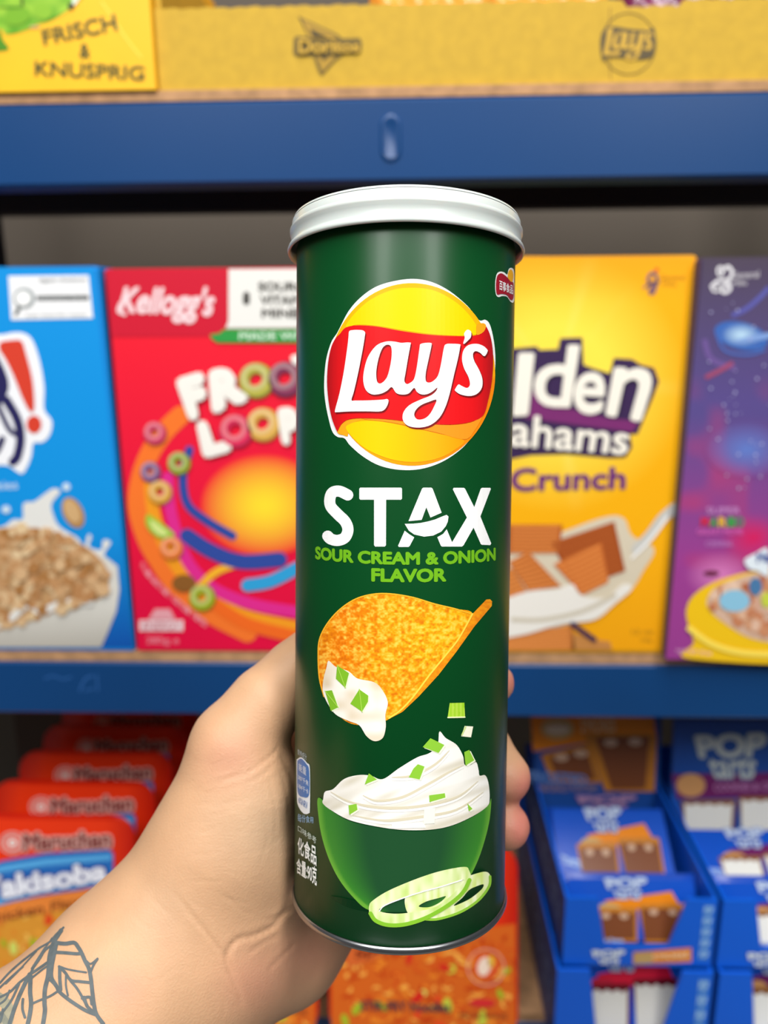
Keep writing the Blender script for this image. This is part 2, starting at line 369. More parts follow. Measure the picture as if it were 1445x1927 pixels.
A = Art(can_surf, .33910, 520, 880, step=26)
A.text('SOUR CREAM & ONION', None, '#6db01c', 1, bold=.048, warp=arcwarp(716, 604, 439, 512, 28, 8))
A.text('FLAVOR', None, '#6db01c', 1, bold=.048, warp=arcwarp(735, 604, 556, 633, 30, 0, -20.2, 20.2))
A.build('flavor_lettering', can, PRINT_CAN, label='light green capital letters in two rows')

A = Art(can_surf, .33910, 520, 880, step=26)
chip = catmull([(233,1050),(240,955),(280,870),(350,790),(440,730),(540,703),(640,702),(760,722),(880,758),(990,783),(1088,812),(1010,950),(940,1040),(850,1150),(760,1270),(700,1340),(612,1402),(500,1430),(400,1415),(320,1350),(265,1270),(240,1170)])
def chipc(x, y):
    n = vnoise(x/19, y/15)*.6+vnoise(x/8.3+9, y/7.1)*.4; n = .5+(n-.5)*1.5; big = vnoise(x/90+3, y/80)
    t = min(1, max(0, (x-260)/620*.7+.15+(big-.5)*.5)); base_ = mixc(s2l('#ec7d0a'), s2l('#fbb414'), t)
    k = (n-.5)*2
    return mixc(base_, s2l('#ffd95a'), max(0, k)*.75) if k > 0 else mixc(base_, s2l('#cf6408'), min(1, -k)*.8)
A.poly(chip, chipc, 1, step=(5, 5))
A.stroke([(1085,812),(990,783),(880,757),(760,721),(640,701),(540,702),(440,729),(350,789),(280,869),(239,955),(232,1050),(239,1170),(264,1270)], 7, '#ffb52a', 2)
A.poly([(1165,732),(1185,730),(1197,742),(1195,768),(1100,880),(1000,1020),(900,1150),(790,1270),(700,1355),(612,1402),(640,1380),(760,1265),(850,1145),(940,1035),(1010,945),(1088,812)], lambda x, y: mixc(s2l('#f7a216'), s2l('#e07a12'), vnoise(x/14, y/9)), 2, step=(9, 9))
A.stroke([(1088,812),(1012,948),(942,1038),(852,1148),(762,1268),(690,1345),(625,1390)], 9, '#ffd54a', 3)
cream = [(290,1072),(330,1105),(400,1130),(450,1170),(540,1190),(585,1230),(618,1300),(605,1370),(607,1440),(590,1500),(545,1518),(500,1490),(460,1430),(400,1405),(330,1370),(285,1310),(258,1240),(262,1170),(278,1110)]
def creamc(x, y):
    n = vnoise(x/70+2, y/60); return mixc(s2l('#f6f1e6'), s2l('#d3bc92'), max(0, n-.3)*1.2)
A.poly(cream, creamc, 4, True, step=(14, 14))
for g in ([(337,1097),(403,1140),(382,1222),(330,1172)], [(270,1240),(308,1235),(343,1330),(302,1350)], [(460,1230),(510,1265),(508,1300),(475,1355),(410,1310)]):
    A.poly([(x+7, y+5) for x, y in g], '#e9f2cf', 4.6); A.poly(g, '#7fb92b', 5); A.stroke([g[0], ((g[0][0]+g[-2][0])/2, (g[0][1]+g[-2][1])/2), g[-2]], 5, '#a5d44e', 6)
A.build('chip_picture', can, PRINT_CAN, label='printed picture of a curved golden chip dipped in sour cream')

A = Art(can_surf, .33910, 520, 1300, step=26)
A.poly([(300,1140),(420,1160),(540,1195),(640,1215),(560,1232),(430,1212),(350,1180)], '#022c12', 1, True)
bowl = catmull([(228,604),(250,600),(300,660),(400,720),(540,755),(700,777),(860,775),(980,748),(1100,693),(1175,635),(1192,600),(1182,720),(1150,850),(1110,960),(1060,1050),(980,1130),(880,1190),(760,1222),(640,1228),(510,1215),(430,1150),(350,1050),(290,930),(250,800),(233,690)])
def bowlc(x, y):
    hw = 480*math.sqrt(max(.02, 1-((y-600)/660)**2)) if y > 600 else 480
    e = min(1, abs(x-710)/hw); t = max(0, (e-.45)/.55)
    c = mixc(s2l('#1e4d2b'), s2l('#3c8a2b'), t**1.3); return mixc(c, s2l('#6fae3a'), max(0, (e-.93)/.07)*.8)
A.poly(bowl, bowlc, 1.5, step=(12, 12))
mound = [(260,600),(270,560),(315,545),(375,490),(450,468),(520,470),(590,490),(680,430),(780,370),(850,345),(895,300),(905,226),(940,262),(1000,300),(1035,360),(1045,410),(1075,412),(1108,396),(1122,440),(1128,470),(1160,470),(1178,520),(1183,600),(1170,640),(1100,690),(980,745),(860,770),(700,772),(540,750),(400,715),(300,660),(258,625)]
def moundc(x, y):
    n = vnoise(x/120+y/200, (y+x*.35)/38); return mixc(s2l('#f2f0ea'), s2l('#c9c0a6'), max(0, n-.35)*1.3)
A.poly(mound, moundc, 2, True, step=(14, 14))
for p in ([(480,580),(560,610),(700,590),(840,520),(960,450),(1040,410)], [(300,560),(420,620),(600,650),(800,640),(1000,590),(1120,500)], [(640,480),(760,470),(880,410),(960,330)], [(420,690),(600,720),(800,700),(1000,660),(1150,560)]):
    A.stroke(p, 16, '#d9d0b6', 3, taper=True); A.stroke([(x, y+16) for x, y in p], 14, '#f6f4ee', 3.2, taper=True)
gl = '#8cc63a'
for g in ([(812,312),(855,263),(932,300),(900,345)], [(1042,340),(1070,328),(1098,385),(1050,415)], [(760,432),(785,407),(822,420),(795,492),(735,480)], [(490,520),(513,458),(558,492)], [(848,580),(935,568),(938,592),(850,618)], [(400,635),(445,627),(450,660),(405,688)], [(1060,625),(1088,655),(1068,668)]):
    A.poly([(x+8, y+6) for x, y in g], '#eef3d8', 3.6); A.poly(g, gl, 4)
A.poly([(820,655),(882,650),(878,735),(815,740)], '#f3f4e2', 4); A.poly([(640,740),(820,735),(830,760),(640,765)], '#f6f4ea', 4)
A.poly([(962,68),(1043,66),(1047,145),(950,148)], lambda x, y: s2l('#b5d84a') if int(x/11) % 2 else s2l('#9acb28'), 2, step=(11, 30))
A.stroke([(952,148),(1046,146)], 7, '#eef7c0', 3)
A.poly([(1045,195),(1092,198),(1080,258),(1025,252)], '#f2efd9', 2); A.stroke([(1050,200),(1030,245)], 8, '#c6dc8a', 3)
r2 = catmull([(712,1165),(740,1132),(860,1100),(1000,1052),(1090,1020),(1160,1004),(1187,1028),(1182,1085),(1120,1165),(1020,1230),(900,1268),(820,1272),(735,1240)])
h2 = catmull([(1070,1105),(1110,1085),(1148,1074),(1140,1100),(1080,1150),(1010,1185),(985,1190),(1030,1150)])
h2b = catmull([(790,1197),(830,1170),(900,1150),(940,1140),(910,1172),(850,1200)])
A.poly(r2, lambda x, y: mixc(s2l('#f4f7d8'), s2l('#c3dc5a'), vnoise(x/20, y/60)*.9), 5, step=(12, 24), holes=[h2, h2b])
A.stroke([(830,1268),(900,1266),(1020,1228),(1120,1163),(1180,1085),(1186,1030)], 14, '#8fc63c', 6)
r1 = catmull([(515,1190),(540,1160),(620,1110),(760,1050),(900,1003),(1040,977),(1070,998),(1078,1050),(1040,1120),(960,1190),(840,1260),(720,1300),(620,1305),(550,1280),(518,1240)])
h1 = catmull([(572,1222),(600,1192),(690,1155),(800,1118),(920,1085),(1028,1050),(1038,1060),(1000,1108),(940,1160),(880,1200),(780,1225),(660,1237)])
A.poly(r1, lambda x, y: mixc(s2l('#f2f6cc'), s2l('#b2d64a'), vnoise(x/22+5, y/80)*.8), 7, step=(12, 24), holes=[h1])
A.stroke([(522,1235),(552,1276),(622,1300),(720,1295),(838,1256),(956,1188),(1034,1120),(1072,1050)], 22, '#86c232', 8)
A.stroke([(572,1222),(600,1192),(690,1155),(800,1118),(920,1085),(1028,1050)], 6, '#ffffff', 8)
A.build('bowl_picture', can, PRINT_CAN, label='printed green bowl of whipped sour cream and onion rings')

A = Art(can_surf, .33910, 520, 1300, step=12)
A.text('化食品', [(118,808),(222,862),(222,975),(118,900)], '#eef2ee', 1, bold=.02)
A.text('含量:90克', [(112,925),(224,978),(224,1085),(112,1010)], '#eef2ee', 1, bold=.02)
A.text('口味参考', [(120,745),(221,812),(221,852),(120,778)], '#c9d6cd', 1)
A.poly([(118,378),(140,370),(170,400),(186,435),(186,650),(178,680),(150,680),(122,640),(114,590),(112,400)], '#e8eef2', 1, True)
A.poly([(120,385),(140,378),(166,406),(181,440),(181,575),(150,590),(118,560),(116,410)], '#2f6fb5', 2, True)
A.text('能量', [(124,400),(165,425),(165,472),(124,440)], '#e8eef2', 3); A.text('387千焦', [(120,462),(178,500),(178,530),(120,490)], '#e8eef2', 3); A.text('184千卡', [(120,510),(178,548),(178,578),(120,538)], '#e8eef2', 3)
A.text('6%NRV', [(122,588),(172,618),(172,660),(122,620)], '#2f6fb5', 3)
A.text('营养成分', [(118,322),(168,352),(168,388),(118,352)], '#aebfc8', 1); A.text('每份食用', [(118,680),(205,700),(205,735),(118,728)], '#8fb4d8', 1)
A.build('nutrition_label', can, PRINT_CAN, label='small white characters and blue badge on the left edge')
A = Art(can_surf, .33910, 520, 340, step=12)
A.poly([(1222,520),(1240,505),(1262,508),(1280,520),(1290,490),(1305,484),(1318,500),(1319,560),(1319,600),(1317,670),(1300,672),(1280,645),(1255,640),(1230,645),(1217,625),(1214,570)], '#f4f4f2', 1, True)
A.ell(1300, 530, 16, 38, '#f7b41a', 2)
A.poly([(1228,525),(1250,514),(1280,535),(1300,560),(1316,570),(1316,650),(1300,660),(1280,635),(1250,628),(1228,632),(1220,610),(1220,560)], '#a3182a', 3, True)
A.text('百事食品', [(1237,550),(1313,580),(1313,632),(1237,605)], '#ffffff', 4, bold=.01)
A.build('side_badge', can, PRINT_CAN, label='small red badge on the right edge')

# ---------------------------------------------------------------- the hand and forearm
def hp(px, py, mm): return at_d(px, py, mm/1000.)
# (px, py, depth mm, radius mm) joints; every bone is a tapered capsule, all smoothly merged into one surface
def bone(a, b): return (hp(*a[:3]), hp(*b[:3]), a[3]/1000., b[3]/1000.)
def cyl_pt(px_y, th, rad):
    """point beside the can: th degrees from straight behind it towards its right, at the can height seen at pixel row px_y"""
    side = np.cross(DIR, AX); side *= np.sign(side@RT)
    t = math.radians(th); q = A0+DIR*rad*math.cos(t)+side*rad*math.sin(t); h = 0.
    for _ in range(8):
        r_ = q+AX*h-CAM; y_ = CY-FPX*(r_@UP)/(r_@FW); h += (y_-px_y)*(r_@FW)/FPX
    return q+AX*h
def cb_(ya, ta, ra, yb, tb, rb, oa=1.0, ob=1.0): return (cyl_pt(ya, ta, R+ra*oa/1000.), cyl_pt(yb, tb, R+rb*ob/1000.), ra/1000., rb/1000.)
G = []   # (bones, k)
arm = [bone((-260, 2330, 205, 36), (60, 2045, 236, 30)), bone((60, 2045, 236, 30), (262, 1870, 252, 26.5)),
       bone((262, 1870, 252, 26.5), (375, 1745, 262, 22)), bone((250, 1800, 256, 22), (352, 1700, 262, 18)), bone((262, 1975, 254, 22.5), (425, 1806, 265, 18))]
palm = [bone((352, 1700, 262, 18), (418, 1585, 262, 20.5)), bone((418, 1585, 262, 20.5), (452, 1480, 264, 18.5)), bone((380, 1740, 264, 20), (480, 1600, 275, 20)),
        bone((440, 1800, 268, 18), (536, 1786, 280, 16)), bone((536, 1786, 280, 16), (575, 1725, 288, 15.5)), bone((400, 1770, 266, 20), (600, 1600, 297, 14)),
        bone((480, 1600, 275, 19), (560, 1440, 298, 13)), bone((560, 1440, 298, 13), (650, 1330, 303, 10.5)),
        bone((600, 1600, 299, 13), (700, 1430, 304, 11)), bone((560, 1730, 288, 15), (700, 1630, 301, 12)), bone((600, 1650, 298, 13), (720, 1530, 303, 11)),
        bone((560, 1500, 297, 13), (640, 1480, 303, 12))]
thumb = [bone((452, 1480, 263, 17.5), (446, 1402, 262, 14)), bone((446, 1402, 262, 14), (500, 1325, 265, 11.2)), bone((500, 1325, 265, 11.2), (560, 1268, 272, 10.6)),
         bone((560, 1268, 272, 10.6), (600, 1232, 279, 9.5)), bone((600, 1232, 279, 9.5), (640, 1195, 286, 7.6))]
index = [cb_(1330, -28, 10, 1290, 2, 9.5), cb_(1290, 2, 9.5, 1280, 34, 8.3), cb_(1280, 34, 8.3, 1285, 52.5, 7.0)]
middle = [cb_(1430, -20, 10.5, 1385, 10, 10), cb_(1385, 10, 10, 1405, 42, 9.4), cb_(1405, 42, 9.4, 1462, 58.5, 8.8)]
ring = [cb_(1530, -16, 10, 1500, 12, 9.2), cb_(1500, 12, 9.2, 1525, 42, 8.2), cb_(1525, 42, 8.2, 1555, 62, 7.9)]
pinky = [cb_(1630, -16, 9, 1610, 8, 8), cb_(1610, 8, 8, 1625, 30, 7)]
def caps(P, b):
    a, c, ra, rb = b; ab = c-a; t = np.clip(((P-a)@ab)/(ab@ab), 0, 1); q = P-a-t[:, None]*ab
    return np.sqrt((q*q).sum(1))-(ra+(rb-ra)*t)
def smin(a, b, k): h = np.maximum(k-np.abs(a-b), 0)/k; return np.minimum(a, b)-h*h*k*.25
def chain(P, bones, k):
    d = caps(P, bones[0])
    for b in bones[1:]: d = smin(d, caps(P, b), k)
    return d
def sdf(P):
    d = chain(P, arm, .016); d = smin(d, chain(P, palm, .014), .016); d = smin(d, chain(P, thumb, .006), .008)
    for f in (index, middle, ring, pinky): d = smin(d, chain(P, f, .004), .0035)
    w = P-A0; h = w@AX; rr = np.sqrt(np.maximum((w*w).sum(1)-h*h, 0)); cyl = np.maximum(rr-(R+.0010), np.abs(h-(h_rim0+.11))-.1105)
    x = -cyl; kk = .003; hh = np.maximum(kk-np.abs(d-x), 0)/kk
    return np.maximum(d, x)+hh*hh*kk*.25
allb = arm+palm+thumb+index+middle+ring+pinky
lo = np.min([np.minimum(b[0], b[1])-max(b[2], b[3]) for b in allb], 0)-.006; hi = np.max([np.maximum(b[0], b[1])+max(b[2], b[3]) for b in allb], 0)+.006
VX = .0018
dims = np.ceil((hi-lo)/VX).astype(int)+1
gx, gy, gz = [lo[i]+VX*np.arange(dims[i]) for i in range(3)]
Fv = np.empty(dims, np.float32)
for i in range(dims[0]):
    yy, zz = np.meshgrid(gy, gz, indexing='ij'); Pp = np.stack([np.full(yy.size, gx[i]), yy.ravel(), zz.ravel()], 1); Fv[i] = sdf(Pp).reshape(yy.shape)
ins = Fv < 0
s8 = np.stack([ins[a:dims[0]-1+a, b:dims[1]-1+b, c:dims[2]-1+c] for a in (0, 1) for b in (0, 1) for c in (0, 1)]).sum(0)
cells = np.argwhere((s8 > 0) & (s8 < 8)); cid = -np.ones(s8.shape, int); cid[tuple(cells.T)] = np.arange(len(cells))
acc = np.zeros((len(cells), 3)); cnt = np.zeros(len(cells))
cor = [(a, b, c) for a in (0, 1) for b in (0, 1) for c in (0, 1)]
for i, p in enumerate(cor):
    for q in cor[i+1:]:
        if sum(abs(p[k]-q[k]) for k in range(3)) != 1: continue
        va = Fv[tuple((cells+p).T)]; vb = Fv[tuple((cells+q).T)]; m = (va < 0) != (vb < 0); t = np.where(m, va/np.where(m, va-vb, 1), 0)
        acc[m] += (np.array(p)+t[:, None]*(np.array(q)-np.array(p)))[m]; cnt[m] += 1
HV = lo+VX*(cells+acc/cnt[:, None])
HF = []
for ax in range(3):
    o1, o2 = (ax+1) % 3, (ax+2) % 3
    sl0 = [slice(None)]*3; sl1 = [slice(None)]*3; sl0[ax] = slice(0, -1); sl1[ax] = slice(1, None)
    ch = np.argwhere(ins[tuple(sl0)] != ins[tuple(sl1)]); ch = ch[(ch[:, o1] > 0) & (ch[:, o2] > 0) & (ch[:, o1] < dims[o1]-1) & (ch[:, o2] < dims[o2]-1)]
    u = np.zeros(3, int); u[o1] = 1; w_ = np.zeros(3, int); w_[o2] = 1
    q = np.stack([cid[tuple((ch-u-w_).T)], cid[tuple((ch-w_).T)], cid[tuple(ch.T)], cid[tuple((ch-u).T)]], 1)
    fl = ins[tuple(ch.T)]; q[~fl] = q[~fl][:, ::-1]; HF.append(q)
HF = np.concatenate(HF)
def grad(P, e=.0004):
    g = np.stack([sdf(P+np.eye(3)[i]*e)-sdf(P-np.eye(3)[i]*e) for i in range(3)], 1); return g/np.maximum(np.linalg.norm(g, axis=1), 1e-9)[:, None]
for _ in range(2): HV = HV-grad(HV)*np.clip(sdf(HV), -.001, .001)[:, None]
me = bpy.data.meshes.new('tmp'); me.from_pydata(HV.tolist(), [], HF.tolist()); o = bpy.data.objects.new('tmp', me); COL.objects.link(o)
md = o.modifiers.new('s', 'SUBSURF'); md.levels = md.render_levels = 1
dg = bpy.context.evaluated_depsgraph_get(); me2 = bpy.data.meshes.new_from_object(o.evaluated_get(dg)); bpy.data.objects.remove(o)
HV = np.empty(len(me2.vertices)*3); me2.vertices.foreach_get('co', HV); HV = HV.reshape(-1, 3)
NV = np.empty(len(HV)*3); me2.vertices.foreach_get('normal', NV); NV = NV.reshape(-1, 3)
HF = [list(p.vertices) for p in me2.polygons]
rel = HV-CAM; dep = rel@FW; PX = CX+FPX*(rel@RT)/dep; PY = CY-FPX*(rel@UP)/dep
facing = (NV*(-rel)).sum(1) > 0
# creases of the palm and wrist, as grooves in the surface (enlarged-view coordinates of the left bottom quarter)
K = .4983
creases = [  # points, width px, depth mm
 ([(1050,440),(1040,470),(1000,505),(940,545),(880,565),(800,590)], 5, .35), ([(1052,470),(1100,560),(1115,640)], 6, .5),
 ([(1040,510),(990,560),(930,590)], 4, .25), ([(1060,540),(1085,640),(1090,720)], 4, .2),
 ([(1100,1020),(1070,1080),(1030,1130),(960,1165),(900,1180),(860,1230),(870,1300),(905,1380),(915,1440)], 7, .7),
 ([(640,985),(720,1080),(800,1180),(860,1260),(900,1340)], 5, .45), ([(690,1060),(770,1150),(830,1230)], 4, .25),
 ([(560,1000),(640,1090)], 4, .15), ([(850,1010),(900,1060),(960,1090)], 4, .25), ([(820,1000),(870,1030),(940,1045)], 4, .2),
 ([(1000,1110),(1060,1090),(1110,1060)], 5, .4), ([(930,1240),(1000,1190),(1060,1160)], 5, .3), ([(1010,1300),(1060,1250),(1120,1190)], 5, .25),
 ([(760,690),(860,660),(960,640)], 3, .12), ([(740,740),(860,720),(950,700)], 3, .12), ([(780,640),(860,610),(900,600)], 3, .14), ([(860,860),(960,850),(1040,820)], 3, .12),
 ([(700,920),(800,960),(880,970)], 3, .1), ([(1010,560),(1040,680),(1040,800)], 4, .15), ([(990,680),(1010,800),(980,900)], 4, .12),
 ([(560,1370),(640,1300),(700,1290)], 4, .12), ([(800,1330),(840,1400),(850,1470)], 4, .2)]
for k in range(46):   # faint crossing lines of the ball of the thumb and the wrist
    if k < 32: x = random.uniform(700, 1040); y = random.uniform(520, 1000); a_ = -.25+random.uniform(-.25, .25)+(y-700)/1500
    else: x = random.uniform(480, 860); y = random.uniform(950, 1400); a_ = .85+random.uniform(-.3, .3)
    l_ = random.uniform(50, 130); creases.append(([(x, y), (x+l_*.5*math.cos(a_), y+l_*.5*math.sin(a_)+6), (x+l_*math.cos(a_), y+l_*math.sin(a_))], 2.6, random.uniform(.12, .26)))
disp = np.zeros(len(HV))
for pts, wd, dp in creases:
    P = np.array(catmull([(x*K, 1180+y*K) for x, y in pts], False, 5)); best = np.full(len(HV), 1e9); tt = np.zeros(len(HV))
    bx = (PX > P[:, 0].min()-15) & (PX < P[:, 0].max()+15) & (PY > P[:, 1].min()-15) & (PY < P[:, 1].max()+15) & facing
    idx = np.where(bx)[0]
    if not len(idx): continue
    q = np.stack([PX[idx], PY[idx]], 1); bd = np.full(len(idx), 1e9); bt = np.zeros(len(idx))
    for i in range(len(P)-1):
        ab = P[i+1]-P[i]; t = np.clip(((q-P[i])@ab)/(ab@ab+1e-9), 0, 1); d_ = np.hypot(*(q-P[i]-t[:, None]*ab).T); m = d_ < bd; bd[m] = d_[m]; bt[m] = (i+t[m])/(len(P)-1)
    disp[idx] -= dp/1700*np.exp(-(bd/(wd*.75))**2)*np.clip(np.minimum(bt, 1-bt)*6, 0, 1)
    disp[idx] += dp/9000*np.exp(-((bd-wd*1.6)/wd)**2)*np.clip(np.minimum(bt, 1-bt)*6, 0, 1)
HV = HV+NV*disp[:, None]
# skin tone: rosier fingertips and heel of the hand
base_c = np.array(s2l('#c49a76')); pink = np.array(s2l('#c97c6c')); pale = np.array(s2l('#c8a888'))
def bump2(x, y, cx_, cy_, r): return np.exp(-(((x-cx_)**2+(y-cy_)**2)/r**2))
wp = np.clip(bump2(PX, PY, 1000, 1490, 48)*1.1+bump2(PX, PY, 990, 1570, 45)*1.1+bump2(PX, PY, 968, 1285, 30)+bump2(PX, PY, 480, 1850, 70)*.35+bump2(PX, PY, 590, 1790, 60)*.4+bump2(PX, PY, 430, 1430, 60)*.3+bump2(PX, PY, 225, 1860, 40)*.35, 0, 1)
wl = np.clip(bump2(PX, PY, 500, 1560, 90)*.7+bump2(PX, PY, 300, 1700, 60)*.3, 0, 1)
cols = base_c[None]*(1-wp[:, None])+pink*wp[:, None]; cols = cols*(1-wl[:, None])+pale*wl[:, None]
SKIN = mat('skin', attr=True, rough=.52, spec=.4, noise=.07, nscale=60, bump=.17, bscale=1500, sss=.12)
person = thing('person', "bare left forearm and hand with a leaf tattoo, fingers wrapped around a green chips can", 'person', Vector(hp(-260, 2330, 205)))
person['held'] = True
body = link('hand_and_forearm', HV.tolist(), HF, SKIN, person, smooth=True, cols=cols.tolist())
bvh = BVHTree.FromPolygons(HV.tolist(), HF)
def skin_surf(px, py, layer):
    v = Vector(ray(px, py)).normalized(); hit = bvh.ray_cast(Vector(CAM), v, 1.0)
    if hit[0] is None: hit = bvh.find_nearest(Vector(CAM)+v*.24)
    return hit[0]-v*.00012*layer+hit[1]*.00005
A = Art(skin_surf, .17993, 0, 1650)
T = [([(665,530),(590,600),(520,680),(420,740),(380,770),(300,830),(200,910),(90,1010),(0,1110)], 12), ([(640,560),(600,620),(560,690),(520,830),(510,960),(500,1050),(470,1180),(465,1320),(470,1400),(450,1539)], 26),
 ([(560,700),(470,770),(420,850),(350,950),(310,1020),(200,1110),(110,1200),(0,1260)], 14), ([(310,1020),(260,1120),(200,1250),(150,1380),(100,1539)], 24), ([(320,1040),(315,1200),(325,1330),(310,1450),(290,1539)], 26),
 ([(490,900),(420,950),(330,1010)], 16), ([(500,930),(430,980),(330,1060)], 12), ([(590,690),(680,700),(775,690),(820,740),(855,800),(890,880),(930,960),(950,1060),(965,1200),(985,1350),(1010,1440),(1080,1539)], 24),
 ([(580,790),(680,795),(800,805),(850,800)], 20), ([(590,700),(570,800),(545,930),(540,1050),(590,1140),(620,1200),(700,1270),(800,1340),(900,1400),(1000,1440)], 22),
 ([(905,880),(950,910),(1020,855)], 12), ([(1020,860),(980,920),(950,990)], 14), ([(630,940),(700,965),(800,985),(900,1000)], 12), ([(620,940),(680,1000),(740,1080),(830,1095),(930,1105)], 18),
 ([(625,960),(625,1060),(635,1180)], 20), ([(690,1040),(690,1140),(710,1240)], 12), ([(740,1090),(800,1160),(850,1240),(900,1330),(960,1420)], 16), ([(860,1270),(940,1260),(960,1330)], 18), ([(880,1260),(910,1350),(970,1410)], 20),
 ([(330,1330),(420,1290),(520,1250),(600,1200)], 14), ([(240,940),(150,1020),(40,1120),(0,1160)], 12), ([(240,1280),(235,1380),(260,1470)], 16), ([(100,1190),(60,1280),(0,1330)], 12), ([(200,1120),(120,1290),(40,1400),(0,1440)], 14), ([(380,780),(270,900),(180,1000),(60,1120)], 9),
 ([(470,740),(400,850),(330,960)], 9), ([(545,640),(490,720),(430,800)], 8), ([(30,1390),(20,1460),(0,1520)], 16), ([(520,1080),(560,1120),(620,1200)], 12)]
A.stroke([(-60,1240),(60,1330),(90,1440),(60,1560)], 120, '#8f8a74', .3); A.stroke([(10,1440),(90,1560)], 70, '#77786a', .6)
for p, w in T: A.stroke(p, w*1.75, '#565e60', 1, n=8)
TAT = mat('tattoo_ink', attr=True, rough=.6, spec=.3, noise=.15, nscale=400)
A.build('tattoo', person, TAT, label='dark line tattoo of leaves on the inner wrist')

# ---------------------------------------------------------------- cereal boxes on the middle shelf
ZD = 1.1786
def carton(name, label, x0, x1, y0, y1, z0, z1, color, side=None, group=None, b=.0012):
    t = thing(name, label, 'cereal box', ((x0+x1)/2, y0, z0), group)
    v, f = bevel_box(x0, x1, y0, y1, z0, z1, b, 1)
    link('box_body', v, f, mat('card_'+color, color, rough=.5, spec=.35, noise=.02, nscale=10), t)
    # glued top flap
    link('top_flap', *bevel_box(x0+.002, x1-.002, y0+.001, y0+(y1-y0)*.62, z1-.0002, z1+.0008), mat('card_'+color, color), t)
    return t
YC = .600
def yp(y): return lambda px, py, l: at_y(px, py, y-.0003*l)
xof = lambda px, py, y=YC: at_y(px, py, y).x
zof = lambda px, py, y=YC: at_y(px, py, y).z

# blue box with chocolate chip cookie cereal
bx1 = xof(252, 1222); bz1 = zof(150, 503)
tb = carton('cereal_box', 'bright blue cereal box with a white bowl of brown cereal, leftmost on shelf', bx1-.195, bx1, YC, YC+.055, ZD, bz1, '#0a86d8')
A = Art(yp(YC), .4048, 0, 470)
def bluec(x, y): return mixc(s2l('#0a93e2'), s2l('#0a4aa8'), min(1, max(0, (y-1300)/600)))
A.poly([(-160, 82), (432, 82), (618, 1850), (-160, 1850)], bluec, 1, step=(200, 60))
A.poly([(38,122),(412,118),(432,318),(52,326)], '#f2f3f5', 2)
A.ell(112, 225, 50, 48, '#9aa3a5', 3); A.ell(108, 225, 36, 34, '#ffffff', 4); A.stroke([(88,270),(74,298)], 16, '#59605f', 3, smooth=False)
A.stroke([(180,224),(402,222)], 22, '#3d4142', 3, smooth=False); A.text('Nutrition Facts', [(186,214),(398,212),(398,232),(186,234)], '#c7cbcc', 4)
A.text('digital checkout', [(180,132),(398,128),(400,152),(182,156)], '#5e6365', 3); A.text('scan here for more', [(120,296),(396,290),(398,308),(122,312)], '#9aa0a2', 3)
A.poly([(-160,400),(0,395),(60,385),(110,388),(150,420),(185,520),(205,640),(205,740),(238,790),(240,830),(225,870),(195,895),(155,900),(145,960),(120,1020),(95,1040),(40,1005),(0,1000),(-160,980)], '#f4f6fb', 2, True)
A.poly([(0,432),(60,420),(100,425),(120,480),(150,600),(160,720),(150,755),(130,740),(100,680),(60,580),(20,500),(0,470)], '#d8402c', 3, True)
A.ell(158, 812, 35, 42, '#d8402c', 3)
A.stroke([(-60,470),(-10,560),(10,640),(-30,720)], 60, '#262358', 3); A.stroke([(30,700),(80,790),(95,880),(80,960),(60,985)], 42, '#262358', 3); A.stroke([(-20,700),(40,830),(80,860)], 24, '#262358', 3)
A.stroke([(-80,960),(-20,940),(10,880)], 30, '#262358', 3)
A.text('cookies', [(-120,1078),(80,1072),(82,1112),(-118,1120)], '#d8ecfa', 2)
milk = [(-160,1300),(0,1290),(60,1255),(105,1250),(110,1180),(160,1170),(215,1130),(250,1110),(280,1125),(240,1180),(250,1240),(280,1290),(360,1340),(390,1380),(410,1325),(425,1335),(415,1380),(470,1395),(480,1350),(515,1360),(490,1400),(480,1430),(440,1480),(200,1500),(-160,1500)]
A.poly(milk, '#e4e4e0', 2, True)
cer = [(-160,1310),(0,1295),(100,1290),(200,1300),(290,1330),(380,1370),(450,1420),(500,1490),(500,1580),(430,1640),(250,1680),(100,1740),(-160,1760)]
A.poly([(-160,1500),(480,1420),(545,1470),(555,1580),(540,1680),(500,1780),(470,1848),(-160,1848)], lambda x, y: mixc(s2l('#dcdad2'), s2l('#b3aea4'), min(1, max(0, (y-1640)/230))), 3, step=(200, 50))
A.poly(cer, '#c59a6a', 4, True)
blobs(A, pip(cer), 300, ['#e3c79c', '#c8996a', '#a8743f', '#d8b184', '#b98555'], 14, 34, 5, (-100, 1290, 510, 1760))
A.ell(340, 1222, 46, 76, '#b78a55', 3, rot=-.45); A.ell(335, 1215, 32, 58, '#d2ab78', 4, rot=-.45); A.ell(308, 1102, 18, 18, '#cfe4f4', 3); A.ell(28, 1207, 20, 18, '#cfe4f4', 3)
A.stroke([(-60,1760),(40,1720),(130,1650),(190,1680),(300,1640),(420,1640)], 34, '#e6e4de', 7)
A.build('front_print', tb)

